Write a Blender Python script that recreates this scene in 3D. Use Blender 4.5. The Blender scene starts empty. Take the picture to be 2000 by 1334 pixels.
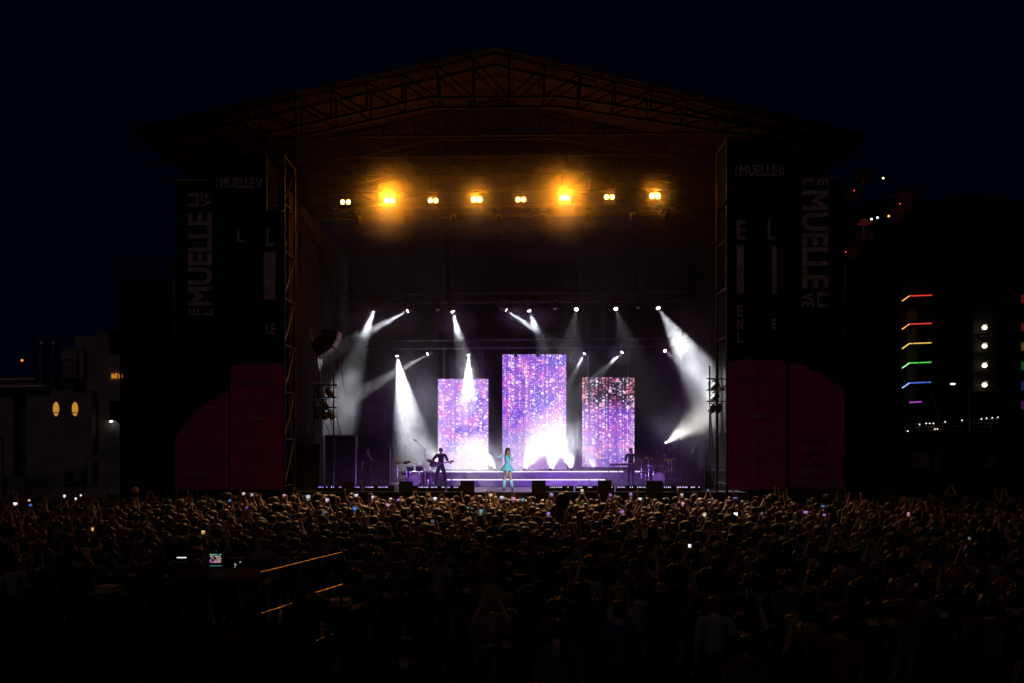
import bpy, bmesh, math, random
import numpy as np
from mathutils import Vector, Matrix, noise as mnoise

random.seed(7)
S = bpy.context.scene
COL = S.collection
F, CX, HY, EYE = 1944.4, 1000.0, 874.0, 3.5     # focal length in photo pixels, principal x, horizon y, eye height

# ------------------------------------------------------------------ camera, sky, light, exposure
cam = bpy.data.cameras.new('camera'); cam_o = bpy.data.objects.new('camera', cam); COL.objects.link(cam_o)
cam.sensor_width = 36; cam.lens = 35; cam.shift_y = (HY - 667) / 2000; cam.clip_end = 2000; cam.clip_start = 0.1
cam_o.location = (0, 0, EYE); cam_o.rotation_euler = (math.pi / 2, 0, 0)
S.camera = cam_o
W = bpy.data.worlds.new('World'); S.world = W; W.use_nodes = True
wn = W.node_tree; wn.nodes.clear()
wo = wn.nodes.new('ShaderNodeOutputWorld'); wb = wn.nodes.new('ShaderNodeBackground')
wb.inputs[0].default_value = (0.10, 0.26, 1.0, 1); wb.inputs[1].default_value = 0.0028   # clear night sky, deep navy
wn.links.new(wb.outputs[0], wo.inputs[0])
sun = bpy.data.lights.new('fill_sun', 'SUN'); sun.energy = 0.036; sun.angle = math.radians(12); sun.color = (1.0, 0.66, 0.62)  # added warm fill from behind the camera for banners and buildings
sun_o = bpy.data.objects.new('fill_sun', sun); COL.objects.link(sun_o)
sun_o.rotation_euler = (math.radians(52), 0, math.radians(-14))
S.view_settings.view_transform = 'Standard'; S.view_settings.look = 'None'
S.view_settings.exposure = 0; S.view_settings.gamma = 1; S.view_settings.use_curve_mapping = False
S.cycles.use_denoising = True
S.cycles.max_bounces = 5; S.cycles.diffuse_bounces = 2; S.cycles.glossy_bounces = 2; S.cycles.volume_bounces = 0
S.cycles.transparent_max_bounces = 6; S.cycles.sample_clamp_indirect = 2.0; S.cycles.volume_step_rate = 2.0
S.cycles.use_adaptive_sampling = True; S.cycles.adaptive_threshold = 0.03


def P(px, py, D):
    return Vector(((px - CX) * D / F, D, EYE + (HY - py) * D / F))


def PX(px, D): return (px - CX) * D / F
def PZ(py, D): return EYE + (HY - py) * D / F


def rot_to(d): return Vector(d).normalized().to_track_quat('-Z', 'Y')


# ------------------------------------------------------------------ materials
MATS = {}


def mat(name, col, rough=0.6, metal=0.0, spec=0.5, var=0.25, scale=4.0, bump=0.0, bscale=40.0, stretch=None, sheen=0.0):
    if name in MATS: return MATS[name]
    m = bpy.data.materials.new(name); m.use_nodes = True; nt = m.node_tree; b = nt.nodes['Principled BSDF']
    b.inputs['Roughness'].default_value = rough; b.inputs['Metallic'].default_value = metal
    b.inputs['Specular IOR Level'].default_value = spec
    if sheen:
        b.inputs['Sheen Weight'].default_value = sheen; b.inputs['Sheen Roughness'].default_value = .28; b.inputs['Sheen Tint'].default_value = (1, .86, .74, 1)
    tc = nt.nodes.new('ShaderNodeTexCoord'); no = nt.nodes.new('ShaderNodeTexNoise')
    no.inputs['Scale'].default_value = scale; no.inputs['Detail'].default_value = 5
    src = tc.outputs['Object']
    if stretch:
        mp = nt.nodes.new('ShaderNodeMapping'); mp.inputs['Scale'].default_value = stretch
        nt.links.new(src, mp.inputs[0]); src = mp.outputs[0]
    nt.links.new(src, no.inputs['Vector'])
    cr = nt.nodes.new('ShaderNodeValToRGB')
    cr.color_ramp.elements[0].color = tuple(max(0, c * (1 - var)) for c in col) + (1,)
    cr.color_ramp.elements[1].color = tuple(min(1, c * (1 + var)) for c in col) + (1,)
    cr.color_ramp.elements[0].position = 0.3; cr.color_ramp.elements[1].position = 0.7
    nt.links.new(no.outputs[0], cr.inputs[0]); nt.links.new(cr.outputs[0], b.inputs['Base Color'])
    if bump:
        n2 = nt.nodes.new('ShaderNodeTexNoise'); n2.inputs['Scale'].default_value = bscale
        nt.links.new(src, n2.inputs['Vector'])
        bp = nt.nodes.new('ShaderNodeBump'); bp.inputs['Strength'].default_value = bump; bp.inputs['Distance'].default_value = 0.02
        nt.links.new(n2.outputs[0], bp.inputs['Height']); nt.links.new(bp.outputs[0], b.inputs['Normal'])
    MATS[name] = m
    return m


def emat(name, col, strength):
    if name in MATS: return MATS[name]
    m = bpy.data.materials.new(name); m.use_nodes = True; nt = m.node_tree; b = nt.nodes['Principled BSDF']
    b.inputs['Base Color'].default_value = (0.02, 0.02, 0.02, 1)
    b.inputs['Emission Color'].default_value = tuple(col) + (1,); b.inputs['Emission Strength'].default_value = strength; m.cycles.emission_sampling = 'NONE'
    MATS[name] = m
    return m


def M_black(): return mat('black_paint', (0.012, 0.012, 0.014), 0.45, var=0.3)
def M_case(): return mat('black_laminate', (0.005, 0.005, 0.006), 0.7, spec=.12, var=0.3, bump=0.2)
def M_steel(): return mat('galvanised_steel', (0.42, 0.40, 0.38), 0.42, 0.85, var=0.2, scale=9)
def M_alu(): return mat('truss_aluminium', (0.30, 0.29, 0.28), 0.35, 0.9, var=0.2, scale=9)
def M_darktruss(): return mat('black_truss_steel', (0.018, 0.017, 0.018), 0.6, 0.0, spec=.25, var=0.3, scale=9)
def M_drape(): return mat('black_drape_cloth', (0.004, 0.0038, 0.0045), 0.95, spec=.1, var=0.3, bump=0.3)


# ------------------------------------------------------------------ mesh building
class MB:
    def __init__(s): s.v = []; s.f = []; s.sm = []

    def add(s, vs, fs, smooth=False):
        o = len(s.v); s.v += [tuple(v) for v in vs]; s.f += [tuple(i + o for i in f) for f in fs]; s.sm += [smooth] * len(fs)
        return s

    def box(s, c, size, rot=None, taper=1.0, ch=0.0):
        hx, hy, hz = size[0] / 2, size[1] / 2, size[2] / 2
        vs = []
        for z in (-1, 1):
            t = taper if z > 0 else 1
            for (x, y) in ((-1, -1), (1, -1), (1, 1), (-1, 1)):
                vs.append(Vector((x * hx * t, y * hy * t, z * hz)))
        if rot is not None: vs = [rot @ v for v in vs]
        vs = [v + Vector(c) for v in vs]
        return s.add(vs, [(3, 2, 1, 0), (4, 5, 6, 7), (0, 1, 5, 4), (1, 2, 6, 5), (2, 3, 7, 6), (3, 0, 4, 7)])

    def bx(s, x0, x1, y0, y1, z0, z1):
        return s.box(((x0 + x1) / 2, (y0 + y1) / 2, (z0 + z1) / 2), (abs(x1 - x0), abs(y1 - y0), abs(z1 - z0)))

    def tube(s, a, b, r, n=8, r2=None, caps=True):
        a = Vector(a); b = Vector(b); d = (b - a)
        if d.length < 1e-6: return s
        q = d.to_track_quat('Z', 'Y').to_matrix(); r2 = r if r2 is None else r2
        vs = []
        for (c, rr) in ((a, r), (b, r2)):
            for i in range(n):
                t = 2 * math.pi * i / n
                vs.append(c + q @ Vector((math.cos(t) * rr, math.sin(t) * rr, 0)))
        fs = [(i, (i + 1) % n, n + (i + 1) % n, n + i) for i in range(n)]
        s.add(vs, fs, True)
        if caps: s.add(vs, [tuple(range(n - 1, -1, -1)), tuple(range(n, 2 * n))])
        return s

    def path(s, pts, r, n=6):
        for a, b in zip(pts[:-1], pts[1:]): s.tube(a, b, r, n)
        return s

    def lathe(s, base, axis, prof, n=16):
        base = Vector(base); q = Vector(axis).to_track_quat('Z', 'Y').to_matrix(); vs = []
        for (h, r) in prof:
            for i in range(n):
                t = 2 * math.pi * i / n
                vs.append(base + q @ Vector((math.cos(t) * r, math.sin(t) * r, h)))
        fs = []
        for j in range(len(prof) - 1):
            for i in range(n):
                fs.append((j * n + i, j * n + (i + 1) % n, (j + 1) * n + (i + 1) % n, (j + 1) * n + i))
        s.add(vs, fs, True)
        s.add(vs[:n], [tuple(range(n - 1, -1, -1))]); s.add(vs[-n:], [tuple(range(n))])
        return s

    def ell(s, c, r, nu=12, nv=8, jit=0.0, rot=None, seed=0):
        vs = []; c = Vector(c)
        for j in range(nv + 1):
            ph = math.pi * j / nv
            for i in range(nu):
                t = 2 * math.pi * i / nu
                v = Vector((math.sin(ph) * math.cos(t), math.sin(ph) * math.sin(t), math.cos(ph)))
                k = 1 + jit * mnoise.noise(v * 2.3 + Vector((seed, seed * 1.7, 0))) if jit else 1
                v = Vector((v.x * r[0], v.y * r[1], v.z * r[2])) * k
                if rot is not None: v = rot @ v
                vs.append(c + v)
        fs = []
        for j in range(nv):
            for i in range(nu):
                fs.append((j * nu + i, (j + 1) * nu + i, (j + 1) * nu + (i + 1) % nu, j * nu + (i + 1) % nu))
        return s.add(vs, fs, True)

    def prism(s, pts, y0, y1):                 # polygon in (x, z), thickness along y
        n = len(pts)
        vs = [(x, y0, z) for x, z in pts] + [(x, y1, z) for x, z in pts]
        fs = [tuple(range(n)), tuple(range(2 * n - 1, n - 1, -1))]
        fs += [(i, n + i, n + (i + 1) % n, (i + 1) % n) for i in range(n)]
        return s.add(vs, fs)

    def mesh(s, name, off=Vector((0, 0, 0))):
        me = bpy.data.meshes.new(name)
        me.from_pydata([(v[0] - off[0], v[1] - off[1], v[2] - off[2]) for v in s.v], [], s.f)
        me.polygons.foreach_set('use_smooth', s.sm); me.update()
        return me

    def build(s, name, m, parent=None, kind=None):
        off = wloc(parent) if parent else Vector((0, 0, 0))
        return link(name, s.mesh(name, off), m, parent, kind)


def wloc(o):
    v = Vector((0, 0, 0))
    while o is not None: v = v + Vector(o.location); o = o.parent
    return v


def link(name, me, m, parent=None, kind=None):
    o = bpy.data.objects.new(name, me); COL.objects.link(o)
    if m is not None and not me.materials: me.materials.append(m)
    if parent: o.parent = parent
    if kind: o['kind'] = kind
    return o


def tag(o, label, cat, group=None):
    o['label'] = label; o['category'] = cat
    if group: o['group'] = group
    return o


def thing(name, label, cat, loc, group=None):
    o = bpy.data.objects.new(name, None); COL.objects.link(o); o.location = loc; o.empty_display_size = 0.2
    return tag(o, label, cat, group)


def text_mb(body, x0, x1, z0, z1, y, depth=0.006, turn=0, bold=0.012):
    """lettering fitted to a rectangle in the x-z plane, facing -Y; turn=1 reads upwards, -1 reads downwards"""
    if body == 'I': return MB().bx(x0, x1, y - depth, y, z0, z1)
    cu = bpy.data.curves.new('lettering', 'FONT'); cu.body = body; cu.extrude = 0.02; cu.offset = bold; cu.resolution_u = 3
    ob = bpy.data.objects.new('lettering', cu); COL.objects.link(ob)
    dg = bpy.context.evaluated_depsgraph_get(); me = bpy.data.meshes.new_from_object(ob.evaluated_get(dg))
    vs = np.array([v.co[:] for v in me.vertices]); fs = [tuple(p.vertices) for p in me.polygons]
    bpy.data.objects.remove(ob); bpy.data.curves.remove(cu); bpy.data.meshes.remove(me)
    lo = vs.min(0); hi = vs.max(0); u = (vs - lo) / np.maximum(hi - lo, 1e-9)
    out = []
    for a, b, c in u:
        if turn == 0: x = x0 + a * (x1 - x0); z = z0 + b * (z1 - z0)
        elif turn == 1: x = x1 - b * (x1 - x0); z = z0 + a * (z1 - z0)
        else: x = x0 + b * (x1 - x0); z = z1 - a * (z1 - z0)
        out.append((x, y - c * depth, z))
    return MB().add(out, fs)


def lettering(body, px0, px1, py0, py1, D, m, parent, turn=0, bold=0.03):
    return text_mb(body, PX(px0, D), PX(px1, D), PZ(py1, D), PZ(py0, D), D, turn=turn, bold=bold).build('lettering', m, parent)


# ------------------------------------------------------------------ ground and stage body
g = MB().add([(-400, -60, 0), (400, -60, 0), (400, 500, 0), (-400, 500, 0)], [(0, 1, 2, 3)]).build(
    'ground', mat('asphalt', (0.045, 0.044, 0.046), 0.85, var=0.35, scale=1.5, bump=0.4), None, 'structure')

FL = 1.77                      # stage floor height
st = MB()
st.bx(-9.0, 9.2, 38.6, 53.2, 0.0, FL - 0.03)
stage = st.build('stage_deck', M_black())
tag(stage, 'wide black stage deck raised behind the crowd', 'stage')
floor_m = mat('stage_floor_vinyl', (0.05, 0.048, 0.055), 0.28, var=0.2, scale=2, bump=0.1)
for i in range(9):
    for j in range(7):
        x0 = -9.0 + i * 18.2 / 9; y0 = 38.6 + j * 14.6 / 7
        MB().bx(x0 + .006, x0 + 18.2 / 9 - .006, y0 + .006, y0 + 14.6 / 7 - .006, FL - 0.027, FL).build('deck_panel', floor_m, stage)
# small lit front step with a pale lip below the singer
lip = MB().bx(PX(935, 38.2), PX(1022, 38.2), 37.9, 38.58, 1.44, 1.50).build('front_step', mat('pale_vinyl', (0.62, 0.6, 0.62), 0.4))
tag(lip, 'pale narrow step at the stage front below the singer', 'step')
MB().bx(PX(940, 38.2), PX(1018, 38.2), 37.95, 38.55, 0.0, 1.436).build('step_frame', M_black(), lip)

# risers with glowing edge strips
strip_m = emat('white_led_strip', (0.82, 0.72, 1.0), 1.6)
ris = thing('stage_riser', 'dark two-step riser with glowing white edges behind the singer', 'riser', (PX(1040, 45), 44.5, FL))
rm = mat('riser_carpet', (0.10, 0.095, 0.11), 0.55, var=0.25, bump=0.2)
MB().bx(PX(872, 44.5), PX(1182, 44.5), 44.5, 45.95, FL + .002, PZ(937.5, 44.5)).build('step', rm, ris)
MB().bx(PX(790, 46), PX(1266, 46), 46.0, 52.0, FL + .002, PZ(922.5, 46)).build('step', rm, ris)
def dashed(px0, px1, py, D, h, parent, gaps):
    x = px0
    for (a, b) in gaps + [(px1, px1)]:
        if a > x: MB().bx(PX(x, D), PX(a, D), D - .03, D - .004, PZ(py, D) - h / 2, PZ(py, D) + h / 2).build('edge_light', strip_m, parent)
        x = b
dashed(872, 1182, 937, 44.47, 0.042, ris, [(880, 883), (1015, 1016), (1112, 1113), (1150, 1152), (1168, 1170)])
dashed(816, 1264, 921, 45.97, 0.045, ris, [(822, 825), (833, 836), (846, 852), (1040, 1041), (1188, 1190), (1217, 1240), (1250, 1253)])

# front LED bars along the stage lip
bar_dark = M_black(); lens_m = emat('violet_led_lens', (0.42, 0.30, 1.0), 1.5); lens_w = emat('white_led_lens', (0.80, 0.70, 1.0), 1.3)
rng = random.Random(3)
bars = [(620, 705), (712, 770), (795, 870), (872, 925), (1052, 1120), (1124, 1200), (1203, 1285), (1288, 1372)]
where = ['below the left side lights', 'under the left percussion', 'beside the left wedge monitor', 'in front of the guitarist',
         'right of the singer', 'below the right screen', 'in front of the right drum kit', 'beside the right tower']
for (a, b), w in zip(bars, where):
    D = 39.2
    t = thing('led_bar', 'low black light bar with violet dots ' + w, 'light bar', (PX((a + b) / 2, D), D, FL), 'light bars along the stage lip')
    z = PZ(951.5, D)
    MB().bx(PX(a, D), PX(b, D), D, D + .12, FL + .001, z + .06).build('housing', bar_dark, t)
    mb = MB(); mw = MB(); x = a + 3; run = rng.randint(2, 6)
    while x < b - 3:
        if run <= 0:
            x += rng.uniform(4, 12); run = rng.randint(1, 7)
            continue
        tgt = mw if rng.random() < (0.75 if a > 780 else 0.3) else mb
        tgt.lathe((PX(x, D), D - .001, z), (0, -1, 0), [(0, .021), (.012, .017)], 8)
        x += rng.choice((3, 3, 4)); run -= 1
    l = bpy.data.lights.new('violet_wash', 'SPOT'); l.energy = {795: 220, 872: 260, 1052: 1500, 1124: 700}.get(a, 60); l.color = (.36, .14, 1.0); l.spot_size = math.radians(120); l.spot_blend = 1; l.shadow_soft_size = .3
    lo = bpy.data.objects.new('violet_wash', l); COL.objects.link(lo); lo.location = (0, .3, z + .25 - FL); lo.rotation_euler = rot_to((0, 1, .12)).to_euler(); lo.parent = t
    if mb.v: mb.build('lens', lens_m, t, 'stuff')
    if mw.v: mw.build('lens', lens_w, t, 'stuff')

# ------------------------------------------------------------------ backdrop, side drapes
def drape(x0, y0, x1, y1, z0, z1, m, name, parent=None, pleat=0.22, amp=0.05, n=60):
    vs = []; L = math.hypot(x1 - x0, y1 - y0); nx, ny = -(y1 - y0) / L, (x1 - x0) / L
    rows = 5
    for k in (0, 1):
        for j in range(rows):
            for i in range(n + 1):
                t = i / n; w = math.sin(t * L / pleat * 2 * math.pi + 0.6 * math.sin(t * 9)) * amp * (0.6 + 0.4 * math.sin(i * 1.3)) + k * 0.012
                vs.append((x0 + (x1 - x0) * t + nx * w, y0 + (y1 - y0) * t + ny * w, z0 + (z1 - z0) * j / (rows - 1)))
    fs = []; N = rows * (n + 1)
    for k in (0, 1):
        for j in range(rows - 1):
            for i in range(n):
                a = k * N + j * (n + 1) + i; q = (a, a + 1, a + n + 2, a + n + 1)
                fs.append(q if k == 0 else q[::-1])
    return MB().add(vs, fs, True).build(name, m, parent)

bd = drape(-9.0, 53.0, 9.0, 53.0, FL, 15.0, M_drape(), 'backdrop_curtain', n=160, amp=.04)
tag(bd, 'black pleated curtain hung behind the three screens', 'curtain')
grey = mat('grey_side_drape', (0.017, 0.0165, 0.018), 0.95, spec=.1, var=0.2, bump=0.3)
sd = drape(-8.75, 39.0, -8.75, 52.9, PZ(850, 43), 13.6, grey, 'side_curtain', n=190, amp=.045)
tag(sd, 'grey pleated side curtain beside the left stage tower', 'curtain')
sk = drape(-8.7, 39.0, -8.7, 52.9, FL, PZ(850, 43) - .01, M_drape(), 'side_skirt', n=70, amp=.03)
tag(sk, 'black skirt cloth below the grey left side curtain', 'curtain')
sr = drape(9.0, 39.3, 9.0, 52.9, FL, 13.6, mat('dark_side_drape', (0.005, 0.005, 0.006), 0.95, spec=.1, bump=.3), 'side_curtain', n=110, amp=.045)
tag(sr, 'dark pleated side curtain behind the right stage tower', 'curtain')

# ------------------------------------------------------------------ roof
XL, ZL, XA, ZA, XR, ZR = -14.05, PZ(262, 37), -0.62, PZ(105, 37), 13.15, PZ(275, 37)
roof = thing('stage_roof', 'huge dark gabled stage roof with lattice trusses', 'roof', (XA, 37, FL))
skin_m = mat('roof_membrane', (0.010, 0.0062, 0.009), 0.9, spec=.05, var=0.25, scale=.8, bump=0.3, bscale=3)
def roof_z(x): return ZL + (ZA - ZL) * (x - XL) / (XA - XL) if x < XA else ZR + (ZA - ZR) * (XR - x) / (XR - XA)
for (xa, xb) in ((XL, XA), (XA, XR)):
    n = 6
    for k in range(n):
        a = xa + (xb - xa) * k / n; b = xa + (xb - xa) * (k + 1) / n
        for j in range(4):
            y0 = 36.7 + j * 4.1; y1 = y0 + 4.06
            vs = []; g0 = 0.015
            for (x, y) in ((a + g0, y0), (b - g0, y0), (b - g0, y1), (a + g0, y1)): vs.append((x, y, roof_z(x) + .10))
            mid = ((a + b) / 2, (y0 + y1) / 2, roof_z((a + b) / 2) + .04)      # slack cloth sags a little
            vs.append(mid)
            vs += [(v[0], v[1], v[2] + .03) for v in vs]
            fs = [(1, 0, 4), (2, 1, 4), (3, 2, 4), (0, 3, 4), (5, 6, 9), (6, 7, 9), (7, 8, 9), (8, 5, 9), (0, 1, 6, 5), (1, 2, 7, 6), (2, 3, 8, 7), (3, 0, 5, 8)]
            MB().add(vs, fs).build('roof_sheet', skin_m, roof)
dt = mat('roof_truss_steel', (0.008, 0.0065, 0.007), 0.8, 0.0, spec=.08, var=0.3, scale=9)
low = [(-12.07, PZ(290, 37)), (PX(500, 37), PZ(264, 37)), (PX(832, 37), PZ(191, 37)), (PX(1093, 37), PZ(189, 37)), (PX(1575, 37), PZ(262, 37)), (12.9, PZ(280, 37))]
def low_z(x):
    for (a, za), (b, zb) in zip(low[:-1], low[1:]):
        if a <= x <= b: return za + (zb - za) * (x - a) / (b - a)
    return low[0][1] if x < low[0][0] else low[-1][1]
for gi, Y in enumerate((37.0, 38.1, 42.0, 46.0, 50.0)):
    hi_part = gi < 2
    r = .055 if hi_part else .05
    MB().tube((XL, Y, ZL), (XA, Y, ZA), r).tube((XA, Y, ZA), (XR, Y, ZR), r).build('top_chord', dt, roof)
    MB().path([(x, Y, z) for x, z in low], r).build('bottom_chord', dt, roof)
    xs = np.arange(-12.0, 12.9, 1.32); prev = None
    for k, x in enumerate(xs):
        zt, zb = roof_z(x), low_z(x)
        MB().tube((x, Y, zb), (x, Y, zt), .038, 6).build('brace', dt, roof)
        if k + 1 < len(xs):
            x2 = xs[k + 1]
            a, b = ((x, zt), (x2, low_z(x2))) if (x < XA) else ((x, zb), (x2, roof_z(x2)))
            MB().tube((a[0], Y, a[1]), (b[0], Y, b[1]), .034, 6).build('brace', dt, roof)
for k, x in enumerate(np.arange(-13.2, 13, 1.65)):
    MB().tube((x, 36.8, roof_z(x) + .02), (x, 52.8, roof_z(x) + .02), .04, 6).build('purlin', dt, roof)
for k, (Y, z) in enumerate(((39.5, 15.9), (41.0, 15.5), (43.2, 15.35), (45.0, 15.1), (47.0, 14.9), (49.0, 14.9), (51.5, 14.6))):
    MB().tube((-10.5, Y, z - .12), (10.5, Y, z + .12), .045, 6).build('tie_tube', dt, roof)
for (x, z, dx) in ((XL, ZL, -.1), (PX(300, 37), PZ(300, 37), 0)):
    MB().tube((x, 37, z), (x + .35, 37.1, z - .95), .03, 6).tube((x + .35, 37.1, z - .95), (x + 1.9, 38.2, z - .75), .03, 6).build('outrigger', dt, roof)
MB().tube((XL, 37, ZL - .02), (-10.0, 46, ZL - .3), .05, 6).tube((XL + .6, 37.2, ZL - .35), (-9.6, 40, ZL - 1.9), .05, 6).build('eave_tube', dt, roof)
MB().tube((9.5, 37.2, PZ(300, 37.2)), (PX(1700, 37.2), 37.2, PZ(300, 37.2) - .0), .035, 6).build('outrigger', dt, roof)

# ------------------------------------------------------------------ towers and banners
def tower(name, label, x0, x1, y0, y1, z1, n_lift, braced=True):
    t = thing(name, label, 'scaffold tower', ((x0 + x1) / 2, y0, 0))
    m = mat('tower_steel', (0.018, 0.016, 0.016), 0.6, 0.0, spec=.3, var=0.25, scale=7)
    for x in (x0, x1):
        for y in (y0, y1): MB().tube((x, y, 0), (x, y, z1), .05, 8).build('post', m, t)
    for k in range(n_lift + 1):
        z = .3 + (z1 - .35) * k / n_lift
        MB().tube((x0, y0, z), (x1, y0, z), .03, 6).tube((x0, y1, z), (x1, y1, z), .03, 6).tube((x0, y0, z), (x0, y1, z), .03, 6).tube((x1, y0, z), (x1, y1, z), .03, 6).build('ledger', m, t)
        if k < n_lift and braced:
            z2 = .3 + (z1 - .35) * (k + 1) / n_lift
            MB().tube((x1, y0, z), (x1, y1, z2), .026, 6).build('brace', m, t); MB().tube((x0, y0, z2), (x0, y1, z), .026, 6).build('brace', m, t)
    return t

TY = 37.0
tower('scaffold_tower', 'steel scaffold tower holding the inner left banner', PX(449, TY), PX(554, TY), TY + .08, TY + 1.9, PZ(300, TY), 8)
tower('scaffold_tower', 'steel scaffold tower behind the outer left banner', PX(342, TY), PX(444, TY), TY + .3, TY + 1.9, PZ(345, TY), 8)
tower('scaffold_tower', 'steel scaffold tower holding the inner right banner', PX(1421, TY), PX(1536, TY), TY + .08, TY + 1.9, PZ(268, TY), 8, False)
tower('scaffold_tower', 'steel scaffold tower behind the outer right banner', PX(1543, TY), PX(1650, TY), TY + .3, TY + 1.9, PZ(345, TY), 8)


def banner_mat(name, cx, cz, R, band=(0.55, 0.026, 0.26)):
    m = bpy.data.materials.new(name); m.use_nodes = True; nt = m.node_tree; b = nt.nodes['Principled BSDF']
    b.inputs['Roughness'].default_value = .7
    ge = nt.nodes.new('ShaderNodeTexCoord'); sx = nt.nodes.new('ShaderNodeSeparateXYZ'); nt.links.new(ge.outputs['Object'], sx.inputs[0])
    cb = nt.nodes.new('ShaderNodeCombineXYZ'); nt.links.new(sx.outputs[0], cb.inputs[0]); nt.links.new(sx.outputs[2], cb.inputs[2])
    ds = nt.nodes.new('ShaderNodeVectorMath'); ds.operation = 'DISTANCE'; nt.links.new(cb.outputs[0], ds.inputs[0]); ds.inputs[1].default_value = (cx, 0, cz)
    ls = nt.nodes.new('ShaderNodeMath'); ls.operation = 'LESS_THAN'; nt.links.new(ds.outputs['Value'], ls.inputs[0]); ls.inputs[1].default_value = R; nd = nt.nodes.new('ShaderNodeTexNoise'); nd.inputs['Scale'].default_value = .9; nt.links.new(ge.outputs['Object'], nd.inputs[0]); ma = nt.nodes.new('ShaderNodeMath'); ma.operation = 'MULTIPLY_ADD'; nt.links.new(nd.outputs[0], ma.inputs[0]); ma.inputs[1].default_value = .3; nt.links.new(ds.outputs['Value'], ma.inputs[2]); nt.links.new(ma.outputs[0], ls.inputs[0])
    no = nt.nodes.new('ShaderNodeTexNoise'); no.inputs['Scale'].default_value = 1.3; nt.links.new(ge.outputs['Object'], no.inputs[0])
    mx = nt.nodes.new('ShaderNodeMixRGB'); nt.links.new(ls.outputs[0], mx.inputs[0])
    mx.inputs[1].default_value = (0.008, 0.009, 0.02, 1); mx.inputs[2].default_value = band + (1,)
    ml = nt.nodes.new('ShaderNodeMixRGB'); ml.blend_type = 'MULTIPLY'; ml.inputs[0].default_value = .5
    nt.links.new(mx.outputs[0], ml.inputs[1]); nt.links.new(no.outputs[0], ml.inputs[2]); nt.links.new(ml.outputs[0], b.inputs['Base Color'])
    return m


def banner(name, label, px0, px1, py0, py1, D, m, fold=0.035, split=None):
    t = thing(name, label, 'banner', (PX((px0 + px1) / 2, D), D, PZ(py1, D)))
    cols = [(px0, px1)] if not split else [(px0, split - .8), (split + .8, px1)]
    for (a, b) in cols:
        nx, nz = 14, 60; x0, x1, z0, z1 = PX(a, D), PX(b, D), PZ(py1, D), PZ(py0, D); vs = []
        for k in (0, 1):
            for j in range(nz + 1):
                for i in range(nx + 1):
                    u = i / nx; v = j / nz; x = x0 + (x1 - x0) * u; z = z0 + (z1 - z0) * v
                    w = .02 * math.sin(z * 1.1 + x) + fold * (1 - v) * max(0, math.sin(3.5 * (z + 0.9 * x) + 1.5 * math.sin(x * 2))) * min(1, 4 * u * (1.05 - u))
                    vs.append((x, D + w + k * .015, z))
        N = (nx + 1) * (nz + 1); fs = []
        for k in (0, 1):
            for j in range(nz):
                for i in range(nx):
                    q = k * N + j * (nx + 1) + i; f = (q, q + 1, q + nx + 2, q + nx + 1); fs.append(f if k == 0 else f[::-1])
        MB().add(vs, fs, True).build('cloth', m, t)
    rope = M_steel()
    MB().tube((PX(px0, D), D + .03, PZ(py0, D)), (PX(px1, D), D + .03, PZ(py0, D)), .03, 6).build('top_rail', rope, t)
    return t

white = mat('white_vinyl_print', (0.56, 0.46, 0.45), 0.7, spec=.2, var=0.3)
BD = 36.85; TD = 36.78
# left outer
lc = Vector((PX(342, BD) + 3.3 - PX(393.5, BD), 0, 0))
b1 = banner('banner', 'outer left tower banner with lettering reading upwards', 341, 446, 352, 956, BD, banner_mat('banner_print_outer', 2.6, -0.2, 4.3))
for s, a in (('MUELLE', (367, 415, 416, 597)), ('LI', (368, 388, 377, 404)), ('VE', (392, 415, 377, 404)), ('E', (369, 389, 603, 616)), ('L', (394, 415, 603, 616))):
    lettering(s, *a, TD, white, b1, 1)
for s, a in (('UN', (387, 405, 857, 868)), ('ESPACIO', (368, 424, 878, 891)), ('CULTURAL', (364, 427, 900, 912)), ('FRENTE', (362, 409, 922, 935))):
    lettering(s, *a, TD, mat('faded_print', (0.34, 0.20, 0.26), .7), b1)
# left inner
b2 = banner('banner', 'inner left tower banner with bar and letter marks under the sign box', 450, 553, 412, 956, BD, banner_mat('banner_print_inner', 0.3, -1.6, 6.4), split=500)
for s, a in (('L', (463, 479, 449, 473)), ('L', (520, 536, 446, 481)), ('LE', (520, 538, 632, 652)), ('I', (515, 538, 493, 585))):
    lettering(s, *a, TD, white, b2, bold=.02)
fp = MATS['faded_print']
lettering('ELMUELLELIVE.COM', 466, 538, 743, 753, TD, fp, b2)
for a in ((492, 517, 813, 816), (515, 545, 846, 849), (465, 492, 880, 883), (512, 545, 905, 908)):
    MB().bx(PX(a[0], TD), PX(a[1], TD), TD - .004, TD, PZ(a[3], TD), PZ(a[2], TD)).build('print_line', fp, b2)
MB().ell(P(503, 817, TD), (.22, .004, .10), 16, 8).build('print_emblem', fp, b2)
# right inner
b3 = banner('banner', 'inner right tower banner with tall white bars under the sign box', 1423, 1535, 392, 956, BD, banner_mat('banner_print_right', -0.1, -1.6, 6.55), split=1481)
for s, a in (('E', (1439, 1457, 430, 468)), ('L', (1499, 1517, 430, 468)), ('I', (1439, 1453, 480, 573)), ('I', (1508, 1517, 480, 573)), ('E', (1440, 1451, 596, 618)), ('N', (1440, 1451, 623, 643)), ('L', (1440, 1451, 649, 669)), ('E', (1508, 1517, 623, 643))):
    lettering(s, *a, TD, white, b3, bold=.02)
lettering('ELMUELLELIVE.COM', 1440, 1517, 736, 744, TD, fp, b3)
for a in ((1493, 1522, 842, 845), (1490, 1522, 872, 875), (1436, 1470, 901, 904), (1488, 1524, 900, 903)):
    MB().bx(PX(a[0], TD), PX(a[1], TD), TD - .004, TD, PZ(a[3], TD), PZ(a[2], TD)).build('print_line', fp, b3)
MB().ell(P(1481, 812, TD), (.25, .004, .12), 16, 8).build('print_emblem', fp, b3)
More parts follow.
